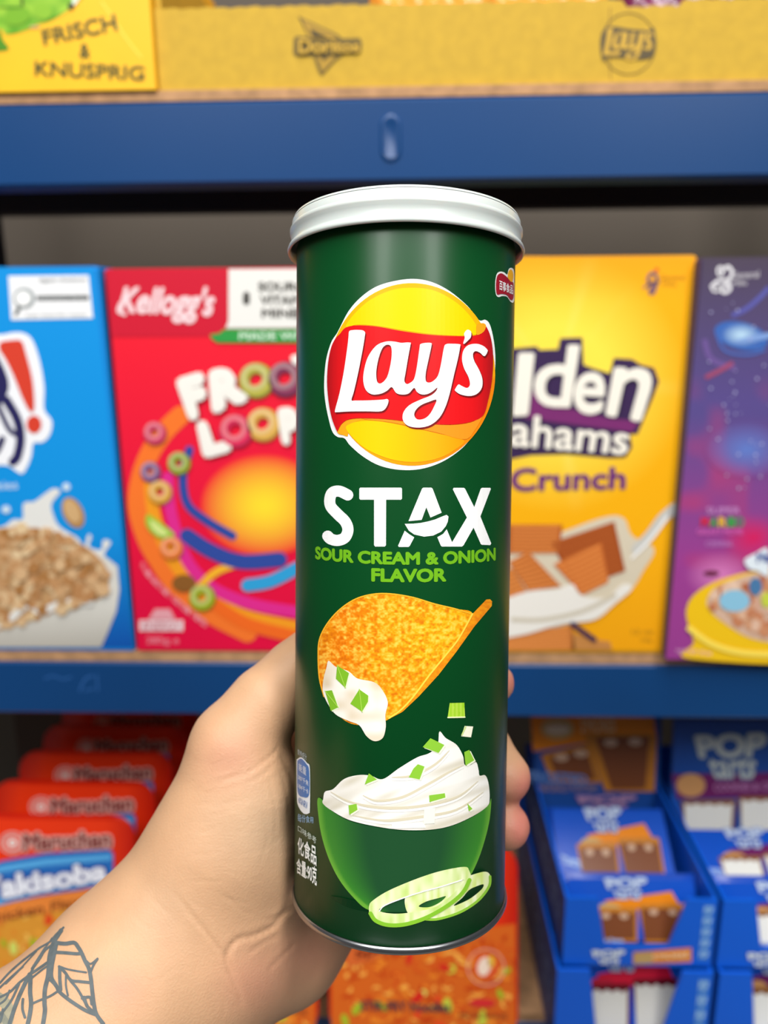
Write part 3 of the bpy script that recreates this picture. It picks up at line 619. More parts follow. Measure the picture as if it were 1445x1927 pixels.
# red box with fruit coloured rings; the mascot is left out
rx0 = xof(228, 868); rz1 = zof(400, 506)
tr = carton('cereal_box', 'red cereal box with colourful cereal rings and white lettering, left of the green can', rx0, rx0+.194, YC, YC+.055, ZD, rz1, '#c4142e')
A = Art(yp(YC), .4048, 0, 470)
A.poly([(498,90),(1750,85),(1750,1862),(640,1862)], lambda x, y: mixc(s2l('#f01a32'), s2l('#e3053f'), min(1, max(0, (y-400)/1300))), 1, step=(400, 100))
A.poly([(498,92),(1062,90),(1062,330),(1040,380),(980,402),(520,405)], '#cf1733', 2)
A.poly([(1062,90),(1750,86),(1750,362),(1050,365),(1062,330)], '#ecebe6', 3)
A.poly([(1040,370),(1750,366),(1750,432),(1010,432),(985,415),(975,395),(1020,388)], '#2f9a45', 4, False)
A.text("MADE WITH REAL", [(1112,382),(1640,380),(1640,418),(1112,420)], '#d8efd8', 5, bold=.02)
A.text('8', [(1128,195),(1162,195),(1162,255),(1128,255)], '#4b4844', 4, bold=.09); 
for i, s_ in enumerate(('SOURCE OF', 'VITAMINS &', 'MINERALS')): A.text(s_, [(1200+i*8,150+i*62),(1560,150+i*62),(1560,192+i*62),(1200+i*8,192+i*62)], '#57544f', 4, bold=.035)
A.text("Kellogg's", [(548,165),(1000,172),(1000,350),(548,330)], '#f6d8dc', 3, bold=.035, shear=.35)
A.stroke([(560,250),(550,285),(580,300)], 16, '#f6d8dc', 3)
# title
def shadow_text(A, s_, q, c, sh, ly, bold=.05, d=8):
    A.text(s_, [(x+d, y+d) for x, y in q], sh, ly, bold=bold+.01); A.text(s_, q, c, ly+1, bold=bold)
shadow_text(A, 'F', [(810,600),(945,560),(975,770),(880,800)], '#f5f2ea', '#8a0d22', 4, .09)
shadow_text(A, 'R', [(965,560),(1100,530),(1165,700),(985,770)], '#f5f2ea', '#8a0d22', 4, .09)
def ring(x, y, r, c, c2, ly, h=.38):
    A.ell(x+3, y+4, r, r, c2, ly, hole=h); A.ell(x, y, r*.93, r*.93, c, ly+.5, hole=h+.06); A.ell(x-r*.1, y-r*.15, r*.75, r*.75, mixc(s2l(c), (1, 1, .9), .18), ly+.8, hole=.62)
ring(1190, 605, 84, '#b9b24a', '#77702a', 5); ring(1325, 600, 84, '#8a3a5c', '#5e2340', 5)
shadow_text(A, 'T', [(1345,490),(1470,480),(1470,640),(1400,650)], '#f5f2ea', '#8a0d22', 4, .09)
shadow_text(A, 'L', [(908,800),(1010,775),(1085,935),(945,975)], '#f5f2ea', '#8a0d22', 4, .1)
ring(1095, 840, 80, '#e0305c', '#a01840', 5); ring(1222, 810, 80, '#e0b055', '#a87a30', 5)
shadow_text(A, 'P', [(1285,735),(1380,725),(1400,905),(1310,910)], '#f5f2ea', '#8a0d22', 4, .1); shadow_text(A, 'S', [(1420,720),(1520,715),(1530,890),(1430,900)], '#f5f2ea', '#8a0d22', 4, .1)
# swirl, glow and rings
def glow(x, y):
    d = math.hypot((x-1230)/300, (y-1190)/240); return mixc(s2l('#ffe030'), s2l('#f01a32'), min(1, d**1.5))
A.ell(1230, 1190, 300, 240, glow, 2, step=(30, 30), n=50)
A.stroke([(840,770),(760,850),(690,960),(650,1080),(640,1200),(680,1340),(740,1450),(820,1560),(960,1680),(1150,1780)], 90, '#f7772a', 2)
A.stroke([(700,1100),(720,1250),(780,1400),(860,1520),(980,1620),(1130,1700),(1400,1760)], 60, '#f59c1f', 2.4)
A.stroke([(780,1060),(790,1200),(840,1380),(900,1490),(1000,1580),(1180,1650),(1420,1690)], 55, '#e02a8e', 2.7)
A.stroke([(1000,1650),(1150,1740),(1380,1800)], 60, '#f36a1f', 3)
A.stroke([(900,1600),(1000,1500),(1140,1450)], 34, '#f7b62a', 3)
A.stroke([(880,930),(850,1050),(870,1180),(960,1260),(1080,1330)], 40, '#2f4a9e', 3.2); A.stroke([(870,1330),(980,1400),(1120,1450),(1300,1440)], 70, '#2f4a9e', 3.2)
A.stroke([(1150,1560),(1260,1540),(1380,1480)], 60, '#2fa0d8', 3.4)
for x, y, r, c, c2 in ((718,850,54,'#d8466a','#9c2746'),(698,1030,48,'#8a5a8a','#5c3a66'),(830,990,54,'#9aa83c','#6a7428'),(742,1125,56,'#e0a848','#a87428'),(795,1385,54,'#f0843c','#b85a20'),(938,1615,62,'#a8b42a','#6c7a18')): ring(x, y, r, c, c2, 6, .3)
A.poly([(678,1240),(700,1235),(800,1310),(805,1335),(760,1345),(710,1320),(680,1280)], '#9cc43c', 6, True); A.poly([(700,1255),(780,1315),(750,1330),(710,1300)], '#d6e68a', 7, True)
A.ell(855, 1550, 56, 40, '#8c5a26', 6)
for i, ch in enumerate('multigrain cereal rings'):
    if ch != ' ':
        t_ = i/22; x = 660+t_*290; y = 1450+270*t_**.8; A.text(ch, [(x,y),(x+13,y+8),(x+7,y+36),(x-6,y+28)], '#f3a0ae', 3)
A.rect(648, 1722, 852, 1772, '#f3d8dc', 3); A.text('ENERGY', [(665,1730),(838,1730),(838,1764),(665,1764)], '#c04a60', 4); A.poly([(690,1718),(720,1670),(790,1670),(815,1718)], '#e8a2ac', 3); A.text('285g e', [(680,1800),(830,1800),(830,1840),(680,1840)], '#f19aac', 3)
A.build('front_print', tr)

# yellow box
gx1 = xof(1280, 860); gz1 = zof(1200, 483)
ty = carton('cereal_box', 'yellow cereal box with crunchy brown squares falling into a spoon of milk', gx1-.196, gx1, YC, YC+.06, ZD, gz1, '#d89a10')
A = Art(yp(YC), .4153, 940, 460)
def yel(x, y):
    a = math.atan2(y-620, x-250); r = math.hypot(x-250, y-620)
    ry = max(0, math.sin(a*14+.8))**2*max(0, math.sin(a*5+1))*min(1, r/300)
    c = mixc(s2l('#ffe44a'), s2l('#f8b206'), min(1, max(0, (r-250)/350))); c = mixc(c, s2l('#f79f0c'), min(1, max(0, (260-y)/300))*.9 if y < 260 else min(1, max(0, (y-1200)/600))*.5)
    return mixc(c, s2l('#ffef80'), ry*.5*max(0, 1-r/620))
A.poly([(-260,52),(892,58),(730,1838),(-260,1838)], yel, 1, step=(14, 14))
A.poly([(-260,495),(75,470),(170,462),(180,478),(265,475),(275,425),(375,422),(380,545),(420,560),(500,585),(518,515),(600,520),(640,545),(700,560),(722,620),(700,680),(650,800),(625,860),(590,860),(600,920),(570,965),(500,968),(300,950),(140,955),(40,975),(-260,1000)], '#3a2650', 2)
A.poly([(70,620),(300,740),(500,790),(640,800),(600,850),(60,780)], '#7a2c6e', 2.5)
shadow_text(A, 'l', [(85,490),(160,490),(130,775),(58,780)], '#f7f1e4', '#241634', 3, .018, 5)
A.text('Go', [(-230,520),(40,500),(40,775),(-230,790)], '#f7f1e4', 4, bold=.06)
shadow_text(A, 'd', [(165,450),(365,455),(320,740),(150,735)], '#f7f1e4', '#241634', 3, .018, 5)
shadow_text(A, 'e', [(345,575),(490,580),(465,775),(325,765)], '#f7f1e4', '#241634', 3, .022, 5)
shadow_text(A, 'n', [(520,550),(715,565),(640,805),(478,775)], '#f7f1e4', '#241634', 3, .022, 5)
shadow_text(A, 'ahams', [(55,765),(602,815),(575,955),(45,915)], '#f7f1e4', '#241634', 4, .02, 5)
A.text('Gr', [(-230,800),(40,790),(40,925),(-230,940)], '#f7f1e4', 4, bold=.05)
A.text('Crunch', [(52,1012),(575,1005),(570,1110),(50,1120)], '#6a2a78', 3, bold=.03)
A.stroke([(700,175),(680,215),(700,215),(712,150),(690,130),(672,160),(690,185)], 15, '#7a5a6c', 2); A.stroke([(655,195),(690,175),(720,170)], 11, '#7a5a6c', 2); A.ell(712, 115, 9, 9, '#e0442c', 2)
A.text('General', [(728,138),(838,138),(838,160),(728,160)], '#b07c1c', 2); A.text('Mills', [(738,170),(800,170),(800,188),(738,188)], '#b07c1c', 2)
SQ = [0]
def square(pts, ridg=(1, 0), c1='#c46a2c', c2='#e08a44', ly=4, n=8):
    SQ[0] += 1; ly += SQ[0]*.11 if ly == 4 else 0
    A.poly(pts, c1, ly); q = [np.array(p, float) for p in pts]
    for i in range(n):
        t = (i+.5)/n; a_ = q[0]*(1-t)+q[3]*t; b_ = q[1]*(1-t)+q[2]*t; A.stroke([tuple(a_*.94+b_*.06), tuple((a_+b_)/2+np.array([0, 3])), tuple(b_*.94+a_*.06)], 9, c2, ly+.04, n=3)
A.poly([(-100,1380),(200,1330),(460,1240),(560,1240),(600,1320),(700,1380),(650,1480),(600,1560),(520,1620),(430,1690),(280,1730),(100,1770),(-100,1760)], '#d8ccb4', 2, True)
A.stroke([(620,1380),(680,1320),(740,1240),(800,1190)], 46, '#c9c8c2', 3); A.stroke([(600,1420),(680,1340),(760,1235)], 10, '#ffffff', 4)
square([(40,1270),(285,1270),(270,1400),(40,1400)], c1='#b0541e'); square([(235,1350),(520,1255),(570,1480),(340,1560)], c1='#a24c1c', c2='#b8602a'); square([(245,1450),(460,1350),(495,1530),(375,1590)], c1='#d07030')
square([(40,1440),(130,1390),(280,1550),(130,1570)], c1='#c0682c'); square([(-60,1480),(60,1470),(140,1600),(60,1650)], c1='#c87434')
A.poly([(40,1600),(140,1570),(260,1560),(330,1540),(370,1590),(480,1600),(560,1540),(600,1560),(520,1630),(430,1700),(280,1720),(100,1770),(-60,1780),(-60,1640)], '#eeeae2', 6, True)
A.stroke([(60,1700),(200,1700),(380,1660),(520,1590)], 20, '#cfc6b2', 6.5)
square([(-60,1760),(330,1730),(340,1838),(-60,1838)], c1='#c87838', ly=3); A.stroke([(330,1720),(430,1790)], 22, '#3a2650', 7, smooth=False); A.poly([(330,1760),(430,1790),(500,1800),(510,1838),(330,1838)], '#c88848', 3)
A.text('12 oz', [(600,1745),(698,1742),(695,1765),(598,1768)], '#a87c1c', 2); A.text('340g', [(640,1785),(690,1785),(690,1805),(640,1805)], '#a87c1c', 2)
A.build('front_print', ty)

# purple box with a galaxy; the character is left out
YM = .588
px0 = xof(1286, 865, YM); pz1 = zof(1400, 486, YM)
tp = carton('cereal_box', 'purple galaxy cereal box with a yellow bowl of cereal, rightmost on the shelf', px0, px0+.19, YM, YM+.055, ZD, pz1, '#473a5c')
A = Art(yp(YM), .4153, 940, 460)
def gal(x, y):
    t = min(1, max(0, (y-60)/1700)); n = vnoise(x/110, y/130); c = mixc(s2l('#4d4254'), s2l('#584a8a'), min(1, t*2.6))
    c = mixc(c, s2l('#a03c90'), min(1, max(0, (t-.42)*2.6))*.9); c = mixc(c, s2l('#c03a6a'), max(0, n-.55)*1.6*min(1, max(0, (t-.3)*3)))
    d = math.hypot((x-1000)/160, (y-1500)/110); c = mixc(c, s2l('#e68ac8'), max(0, 1-d)*.8)
    d = math.hypot((x-1150)/150, (y-1330)/110); return mixc(c, s2l('#d81a5c'), max(0, 1-d))
A.poly([(922,60),(1700,55),(1700,1880),(752,1880)], gal, 1, step=(16, 16))
A.stroke([(1010,120),(1035,100),(1055,130),(1035,170),(1045,200),(1020,218),(1000,200),(1030,180)], 15, '#e8e6ea', 2); A.stroke([(960,190),(990,165),(1040,160)], 14, '#e8e6ea', 2); A.ell(980, 200, 22, 18, '#e8e6ea', 2, hole=.5); A.ell(1000,120,18,24,'#e8e6ea',2,hole=.45)
A.text('General', [(1052,125),(1175,118),(1175,150),(1052,155)], '#c9c5cc', 2, bold=.01); A.text('Mills', [(1055,165),(1120,162),(1120,185),(1055,188)], '#c9c5cc', 2, bold=.01)
def neb(x, y):
    d = math.hypot((x-1095)/125, (y-410)/75); return mixc(s2l('#bfe0f4'), s2l('#3a66b4'), min(1, d*1.4))
A.ell(1095, 415, 125, 62, neb, 2, rot=.25, step=(14, 14)); A.stroke([(1060,320),(1120,290),(1180,240),(1216,200)], 22, '#5a5aa8', 1.6); A.stroke([(980,400),(1020,480),(1120,500),(1200,480)], 12, '#4a6ab8', 2.4)
A.stroke([(930,440),(960,520),(1060,560)], 26, '#6c5494', 1.5); A.stroke([(940,600),(1000,570),(1050,540)], 20, '#a04a6c', 2.0)
A.ell(1180, 420, 120, 14, '#7fa0d8', 2.6, rot=-.2)
A.ell(1120, 930, 190, 130, lambda x, y: mixc(s2l('#5f7cc8'), gal(x, y), min(1, math.hypot((x-1120)/190, (y-930)/130))), 1.8, rot=0, step=(16, 16))
for i in range(60): A.ell(random.uniform(940, 1300), random.uniform(240, 1160), *(2*[random.uniform(2, 6)]), '#b8b8e0', 2.9+i*.01, n=8)
A.text('SUPER', [(938,1190),(1090,1190),(1090,1222),(938,1222)], '#c88ac8', 3, bold=.02)
for i, (ch, c) in enumerate(zip('MARIO', ('#d8283a', '#3f9a3f', '#e6b82a', '#3f9a4c', '#2f8a6c'))): A.text(ch, [(912+i*40,1235),(948+i*40,1235),(948+i*40,1280),(912+i*40,1280)], c, 3, bold=.05)
A.text('GALAXY MOVIE', [(895,1288),(1100,1288),(1100,1315),(895,1315)], '#e06ac0', 3, bold=.02); A.text('CEREAL', [(935,1345),(1060,1345),(1060,1368),(935,1368)], '#c88ad0', 3)
A.ell(960, 1490, 36, 12, '#6a2440', 3)
A.poly([(845,1680),(870,1600),(950,1540),(1060,1500),(1160,1480),(1300,1470),(1700,1560),(1700,1880),(880,1880),(880,1800)], '#f3c416', 3, True)
A.poly([(942,1640),(970,1560),(1060,1520),(1160,1490),(1300,1480),(1400,1640),(1300,1790),(1160,1790),(1040,1730)], '#d8b49c', 4, True)
blobs(A, pip([(950,1640),(980,1560),(1160,1500),(1400,1560),(1300,1770),(1160,1760),(1040,1710)]), 75, ['#d8a078', '#b86a48', '#e8c8b0', '#c8825c'], 18, 36, 5, (950,1490,1400,1790))
A.ell(1065, 1615, 70, 50, '#8cc4e0', 7); A.ell(1210, 1610, 24, 36, '#c8d44a', 7); A.ell(1160, 1550, 30, 40, '#4a7aa8', 7)
A.poly([(1110,1430),(1160,1400),(1216,1380),(1216,1500),(1170,1480),(1130,1470)], '#e4eef6', 7, True); A.text('Marsh', [(1165,1400),(1290,1380),(1290,1430),(1165,1445)], '#2a4a9c', 8, bold=.03)
A.stroke([(860,1740),(960,1810),(1100,1850),(1300,1860)], 26, '#ffe25a', 6)
A.text('NET WT 10 oz', [(800,1832),(960,1842),(960,1862),(800,1852)], '#e8b0d8', 4)
A.build('front_print', tp)

# ---------------------------------------------------------------- cardboard trays on the top shelf
ZT = 1.5976; GOLDC = mat('gold_cardboard', '#c6a02c', rough=.75, noise=.07, nscale=120, bump=.15, bscale=900)
def open_tray(name, label, x0, x1, y0, y1, z0, z1, m, seam=None, cat='display tray'):
    t = thing(name, label, cat, ((x0+x1)/2, y0, z0)); th = .004
    bm_parts = [bevel_box(x0, x1, y0, y1, z0, z0+th), bevel_box(x0, x0+th, y0+th, y1-th, z0+th, z1+.05), bevel_box(x1-th, x1, y0+th, y1-th, z0+th, z1+.05), bevel_box(x0, x1, y1-th, y1, z0+th, z1+.05)]
    link('tray_body', *join(bm_parts), m, t)
    # front wall with a perforated upper edge
    top = []; nx = 160
    for i in range(nx+1):
        x = x0+(x1-x0)*i/nx; top.append((x, z1+.00045*math.sin(i*2.1)+.0003*math.sin(i*.77)+(seam(x) if seam else 0)))
    V = [Vector((x, y0, z0+th)) for x, z in top]+[Vector((x, y0, z)) for x, z in top]+[Vector((x, y0+th, z0+th)) for x, z in top]+[Vector((x, y0+th, z)) for x, z in top]; n = nx+1
    Fc = []
    for i in range(nx): Fc += [[i, i+1, n+i+1, n+i], [2*n+i+1, 2*n+i, 3*n+i, 3*n+i+1], [n+i, n+i+1, 3*n+i+1, 3*n+i]]
    Fc += [[0, n, 3*n, 2*n], [n-1, 3*n-1, 4*n-1, 2*n-1]]
    link('front_wall', V, Fc, m, t); return t
tx0 = xof(291, 90); txs = xof(1150, 90)
tg = open_tray('display_tray', 'long gold cardboard tray of snack bags on the top shelf', tx0, .42, .604, .85, ZT, zof(1000, 5, .604), GOLDC, seam=lambda x: (-.0035 if txs+.01 < x < txs+.045 else (.001 if x < txs else 0)))
G_ = lambda: None
A = Art(yp(.604), .2768, 500, 0); dk = '#5e4c1c'
A.poly([(218,108),(490,235),(520,262),(640,258),(655,290),(648,350),(600,375),(545,365),(480,410),(380,520),(355,480),(325,385),(205,385),(185,360),(190,260),(210,245),(290,250)], '#6e5a20', 1)
A.poly([(245,130),(460,235),(500,262),(300,262)], '#b08a28', 2); A.poly([(262,150),(440,240),(310,250)], '#b08a28', 2.2); A.poly([(300,190),(420,250),(320,252)], '#4c3e1a', 3)
A.poly([(345,385),(480,385),(385,490)], '#b08a28', 2); A.poly([(370,375),(440,375),(392,410)], '#4c3e1a', 3)
A.text('Doritos', [(222,262),(640,275),(638,355),(222,365)], '#c9a030', 4, bold=.03, outline=(.09, '#5c4a1c'))
A.build('chips_mark', tg, label='dark printed triangle mark with lettering')
A = Art(yp(.604), .2768*.41, 1045+.2768*(188), .2768*(-160)); cI = '#55482a'
A2 = Art(yp(.604), .1132, 1097.5, -41)
A2.ell(752, 1090, 460, 520, dk, 1, hole=.965, n=60); A2.poly(LG['band'], cI, 1.5, True)
for k_ in ('L', 's', 'ap'): A2.poly(LG[k_], '#c9a032', 2, True)
A2.poly(LG['ay'], '#c9a032', 2, True, holes=[LG['ahole'], LG['yhole']]); A2.build('round_mark', tg, label='dark printed round mark with script')
A = Art(yp(.604)); A.stroke([(1148, 14), (1146, 80), (1149, 150)], 2.2, '#8a6a1c', .5); A.build('wall_seam', tg, label='crease and overlap seam')

YG = .598
yxr = xof(288, 90, YG)
YELC = mat('yellow_cardboard', '#f7bc04', rough=.5, noise=.03, nscale=30)
tw = open_tray('display_tray', 'bright yellow printed cardboard tray on the top shelf at the left corner', yxr-.30, yxr, YG, .80, ZT, zof(150, -40, YG), YELC)
A = Art(yp(YG), .2768, 0, 0)
A.text('FRISCH', [(278,205),(778,92),(803,205),(300,310)], '#4a4a22', 1, bold=.02); A.text('&', [(540,295),(612,300),(612,398),(540,395)], '#4a4a22', 1, bold=.02)
A.text('KNUSPRIG', [(236,412),(985,450),(980,550),(236,515)], '#4a4a22', 1, bold=.02)
A.poly([(-100,-60),(540,-60),(500,30),(430,90),(330,145),(250,165),(200,195),(110,225),(40,232),(10,200),(-100,180)], lambda x, y: mixc(s2l('#4f9a12'), s2l('#a6cf3a'), vnoise(x/90, y/70)), 1, True, step=(30, 30))
A.ell(290, 75, 66, 55, '#86b828', 2, rot=.4); A.ell(120, 110, 90, 60, '#74ac1e', 2, rot=-.3); A.ell(480, 40, 20, 22, '#3a3a24', 3); A.stroke([(150,-20),(150,35)], 14, '#2a3a14', 3, smooth=False); A.poly([(490,-20),(545,-20),(520,20),(495,45)], '#e4ecd8', 2.5)
A.stroke([(-20,45),(140,50)], 6, '#3c7a10', 3); A.poly([(-60,220),(0,215),(20,270),(60,325),(30,345),(-60,335)], '#4c8a14', 1, True); A.ell(235, 182, 38, 8, '#cfae7a', 2)
A.stroke([(690,10),(760,110),(850,250),(960,390)], 12, '#ffd84a', .6)
A.build('leaf_print', tw, label='green leaf picture and dark capital lettering')

# bags standing in the gold tray
def pillow(name, label, cx_, cy_, z0, w, h, d, m, group, tilt=0):
    t = thing(name, label, 'snack bag', (cx_, cy_, z0), group); nx, nz = 22, 26; V = []; Fc = []
    for s_ in (-1, 1):
        for j in range(nz+1):
            for i in range(nx+1):
                u, v = i/nx, j/nz; e = (math.sin(math.pi*u)**.45)*(math.sin(math.pi*min(1, max(0, (v-.04)/.92)))**.5 if .04 < v < .96 else 0)
                V.append(Vector((cx_+(u-.5)*w*(1-.05*math.sin(math.pi*v)), cy_+s_*(d/2*e+.0006)+.0025*math.sin(u*24+v*9)*(v > .8)+(v*h)*tilt, z0+v*h)))
    n = (nx+1)*(nz+1)
    for s_ in (0, 1):
        for j in range(nz):
            for i in range(nx):
                a_ = s_*n+j*(nx+1)+i; q = [a_, a_+1, a_+nx+2, a_+nx+1]; Fc.append(q if s_ == 0 else q[::-1])
    link('bag_body', V, Fc, m, t, smooth=True)
    A = Art(lambda x, y, l: Vector((cx_+(x-.5)*w*.96, cy_-.0006-.0004*l+.0025*math.sin(x*24+9)+h*.98*tilt, z0+h*(1-y*.05))))
    A.rect(0, .05, 1, .85, '#cfcfd2', 0); A.build('crimped_seal', t); return t
WINE = mat('wine_foil', '#6c2348', rough=.25, spec=.7, noise=.1, nscale=30); ORNG = mat('orange_foil', '#d98a2c', rough=.3, spec=.7, noise=.25, nscale=60)
gr_ = 'snack bags standing in the gold tray'
for i, (cx_, m_, lab) in enumerate(((.015, ORNG, 'orange foil snack bag nearest the tray crease, in the gold tray'), (.098, ORNG, 'orange foil snack bag beside the wine red ones, in the gold tray'), (.19, WINE, 'wine red snack bag just right of the tray seam'), (.285, WINE, 'wine red snack bag at the far right end of the tray'))):
    pillow('snack_bag', lab, cx_, .640+.006*(i % 2), ZT+.0042, .088, .066, .03, m_, gr_)

# ---------------------------------------------------------------- noodle trays on the bottom shelf
ZB = .8203
RED = mat('red_film', '#d8200c', rough=.22, spec=.5, coat=.3, noise=.06, nscale=20)
def rrect(w, h, r, n=7):
    L = []
    for cx_, cz_, a0 in ((w/2-r, h-r, 0), (-w/2+r, h-r, 90), (-w/2+r, r, 180), (w/2-r, r, 270)):
        for i in range(n+1): a = math.radians(a0+90*i/n); L.append((cx_+r*math.cos(a), cz_+r*math.sin(a)))
    return L
NW, NH, LEAN = .166, .170, .27
def noodle_tray(label, xc, y0, spicy):
    t = thing('noodle_tray', label, 'noodle tray', (xc, y0, ZB), 'noodle trays on the bottom shelf'); L = rrect(NW, NH, .022); n = len(L)
    ca, sa = math.cos(LEAN), math.sin(LEAN)
    def P(x, z, d): return Vector((xc+x, y0+z*sa+d*ca, ZB+.0005+z*ca-d*sa+.034*sa*1.0))
    rings = [(.93, .0012), (.985, .0), (1.0, .0015), (1.0, .0035), (.95, .005), (.93, .012), (.84, .034), (.80, .035)]
    V = [P(x*k, NH/2+(z-NH/2)*k, d) for k, d in rings for x, z in L]; Fc = [[j*n+i, j*n+(i+1) % n, (j+1)*n+(i+1) % n, (j+1)*n+i] for j in range(len(rings)-1) for i in range(n)]+[list(range(n)), list(range((len(rings)-1)*n, len(rings)*n))[::-1]]
    link('tray_body', V, Fc, RED, t, smooth=False)
    sf = lambda x, y, l: P((x/1000-.5)*NW, NH*(1-y/1000), -.0003*l-.0002)
    A = Art(sf); orr = ['#f08a28', '#d8561a', '#f8b24c', '#c8400f'] if spicy else ['#f2a83c', '#e88c2c', '#f6c25c', '#dd7a24']
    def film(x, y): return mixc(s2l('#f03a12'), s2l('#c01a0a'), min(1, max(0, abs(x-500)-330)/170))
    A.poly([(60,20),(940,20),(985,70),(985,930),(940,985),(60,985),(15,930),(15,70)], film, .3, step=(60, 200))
    noo = [(15,480),(400,470),(700,440),(985,400),(985,935),(940,985),(60,985),(15,935)]
    A.poly(noo, '#d8641c' if spicy else '#e39a34', 1)
    ins_ = pip(noo)
    for k in range(190):
        x = random.uniform(40, 960); y = random.uniform(450, 965)
        if not ins_(x, y): continue
        a = random.uniform(0, 6.28); r_ = random.uniform(18, 45)
        pts = [(min(980, max(20, x+r_*math.cos(a+i*.7))), min(980, max(20, y+r_*.7*math.sin(a+i*.7)))) for i in range(4)]
        A.stroke(pts, random.uniform(14, 26), random.choice(orr), 1.5+k*.01, n=3, taper=True)
    for k in range(16):
        x = random.uniform(60, 940); y = random.uniform(560, 950); A.ell(x, y, random.uniform(18, 42), random.uniform(14, 26), random.choice(['#a8b82a', '#c8d044', '#d8e06a'] if k % 3 else ['#d8281c', '#e84a20']), 3.5+k*.03, rot=random.uniform(0, 3), n=12)
    A.poly([(30,345),(250,250),(500,205),(860,180),(885,200),(885,360),(700,400),(450,440),(200,500),(60,540)], '#2a6fc0', 4, False)
    A.poly([(40,360),(250,275),(500,235),(870,205),(875,215),(875,235),(500,270),(250,310),(50,400)], '#5aaee8', 4.5)
    A.poly([(60,505),(250,440),(500,395),(880,335),(880,360),(600,405),(300,470),(70,540)], '#58a8e6', 4.5)
    A.text('Yakisoba', [(110,345),(850,235),(855,345),(130,480)], '#eef0fa', 6, bold=.05, outline=(.11, '#2a2f86'))
    A.poly([(90,545),(320,470),(600,420),(830,385),(840,470),(600,510),(330,560),(100,640)], '#ef8a3a' if not spicy else '#d8662c', 4, False)
    A.text('Spicy Chicken' if spicy else 'Chicken Flavor', [(140,545),(800,415),(800,465),(140,600)], '#8a4a20' if not spicy else '#6a1a10', 5, bold=.02)
    A.ell(310, 150, 72, 62, '#e8b8b0', 5, hole=.86); A.ell(310, 150, 50, 43, '#e8c8c0', 5, hole=.8); A.ell(310, 150, 26, 22, '#f0dcd6', 5)
    A.text('Maruchan', [(375,100),(870,75),(870,165),(375,190)], '#6e1414', 6, bold=.03, outline=(.13, '#e2ada2'))
    if spicy:
        A.ell(830, 620, 100, 95, '#e4a088', 5, hole=.92); A.ell(830, 620, 70, 66, '#e05a2a', 5); A.ell(820, 615, 34, 50, '#f6dcc8', 6, rot=.3); A.ell(855, 590, 18, 30, '#f0c23a', 6)
        A.text('STIR-FRY Noodles', [(170,800),(640,800),(640,850),(170,850)], '#4a3a42', 6, bold=.03); A.text('MICROWAVE', [(690,850),(940,850),(940,880),(690,880)], '#8a4a2a', 6); A.ell(810, 800, 70, 22, '#d83030', 6)
    else: A.text('net wt 4 oz', [(120,900),(360,900),(360,930),(120,930)], '#8a5a2a', 6)
    A.build('front_print', t, PRINT_GLOSS); return t
axr = at_y(255, 1640, .632).x-NW/2
labA = ['red noodle tray front of the left row, blue band and chicken flavour lettering fully shown', 'red noodle tray second in the left row, dark swirl mark just above the front one', 'red noodle tray third in the left row, half in the shade of the shelf', 'dim red noodle tray fourth in the left row, under the shelf beam', 'dim red noodle tray at the very back of the left row']
proto = noodle_tray(labA[0], axr, .597, False)
for i in range(1, 5):
    c = copy_tree(proto); c.location.y += .0555*i; c.location.x += (0, .002, .003, .004, .002)[i]; c['label'] = labA[i]
noodle_tray('spicy orange noodle tray with a round badge, standing below the green can', at_y(797, 1850, .56).x, .5625, True)
cB = copy_tree([o for o in sc.objects if o.get('label', '').startswith('spicy')][0]); cB['label'] = 'noodle tray mostly hidden behind the wrist, only its lower right corner showing'; cB.location.x = at_y(600, 1890, .56).x-NW/2-.002

# ---------------------------------------------------------------- toaster pastry cartons at the right
PB = mat('pastry_carton_blue', '#0760dc', rough=.4, spec=.45, noise=.02, nscale=12); KRAFT = mat('kraft_inside', '#4a3c30', rough=.9)
def pastry(A, x0, y0, x1, y1, crust, icing, ly, spots=None):
    """a frosted pastry with scalloped edge, broken in two halves"""
    w, h = x1-x0, y1-y0
    for a, b, dy in ((0, .48, .12), (.5, 1, 0)):
        xs, xe = x0+w*a, x0+w*b; top = y0+h*dy
        A.poly([(xs,top+h*.05),(xs+w*.03,top),(xe-w*.02,top-h*.04),(xe,top),(xe-w*.02,y1),(xs+w*.04,y1+h*.02)], crust, ly)
        sc_ = [(xs+w*.03, y1-h*.05)]+[(xs+w*.03+(xe-xs-w*.06)*i/8, top+h*(.14 if i % 2 else .08)) for i in range(9)]+[(xe-w*.045, y1-h*.07)]
        A.poly(sc_, icing, ly+.5)
        if spots:
            for k in (.3, .7): A.ell(xs+(xe-xs)*k, top+h*.2, w*.045, h*.08, spots, ly+1)
def poptext(A, x0, y0, w, h, c, sh, ly):
    A.text('POP', [(x0,y0+h*.08),(x0+w,y0),(x0+w*.93,y0+h*.55),(x0+w*.08,y0+h*.58)], c, ly+.5, bold=.05, outline=(.10, sh))
    A.text('tarts', [(x0+w*.18,y0+h*.58),(x0+w*.86,y0+h*.54),(x0+w*.80,y0+h),(x0+w*.26,y0+h)], c, ly+.5, bold=.025, outline=(.07, sh))
KIND = dict(smores=dict(ban='#e8870f', ban2='#f6a83c', crust='#c07a28', ice='#7a4424', spots='#c8a488', word="S'MORES", ico='#c8a468'),
            cookie=dict(ban='#6a1c5c', ban2='#7c2468', crust='#8a5a34', ice='#e4e4de', spots=None, word='COOKIES & CREME', ico='#c8925c'),
            berry=dict(ban='#d81a3a', ban2='#e03048', crust='#6a1420', ice='#d8d6ce', spots=None, word='STRAWBERRY', ico='#c02038'))
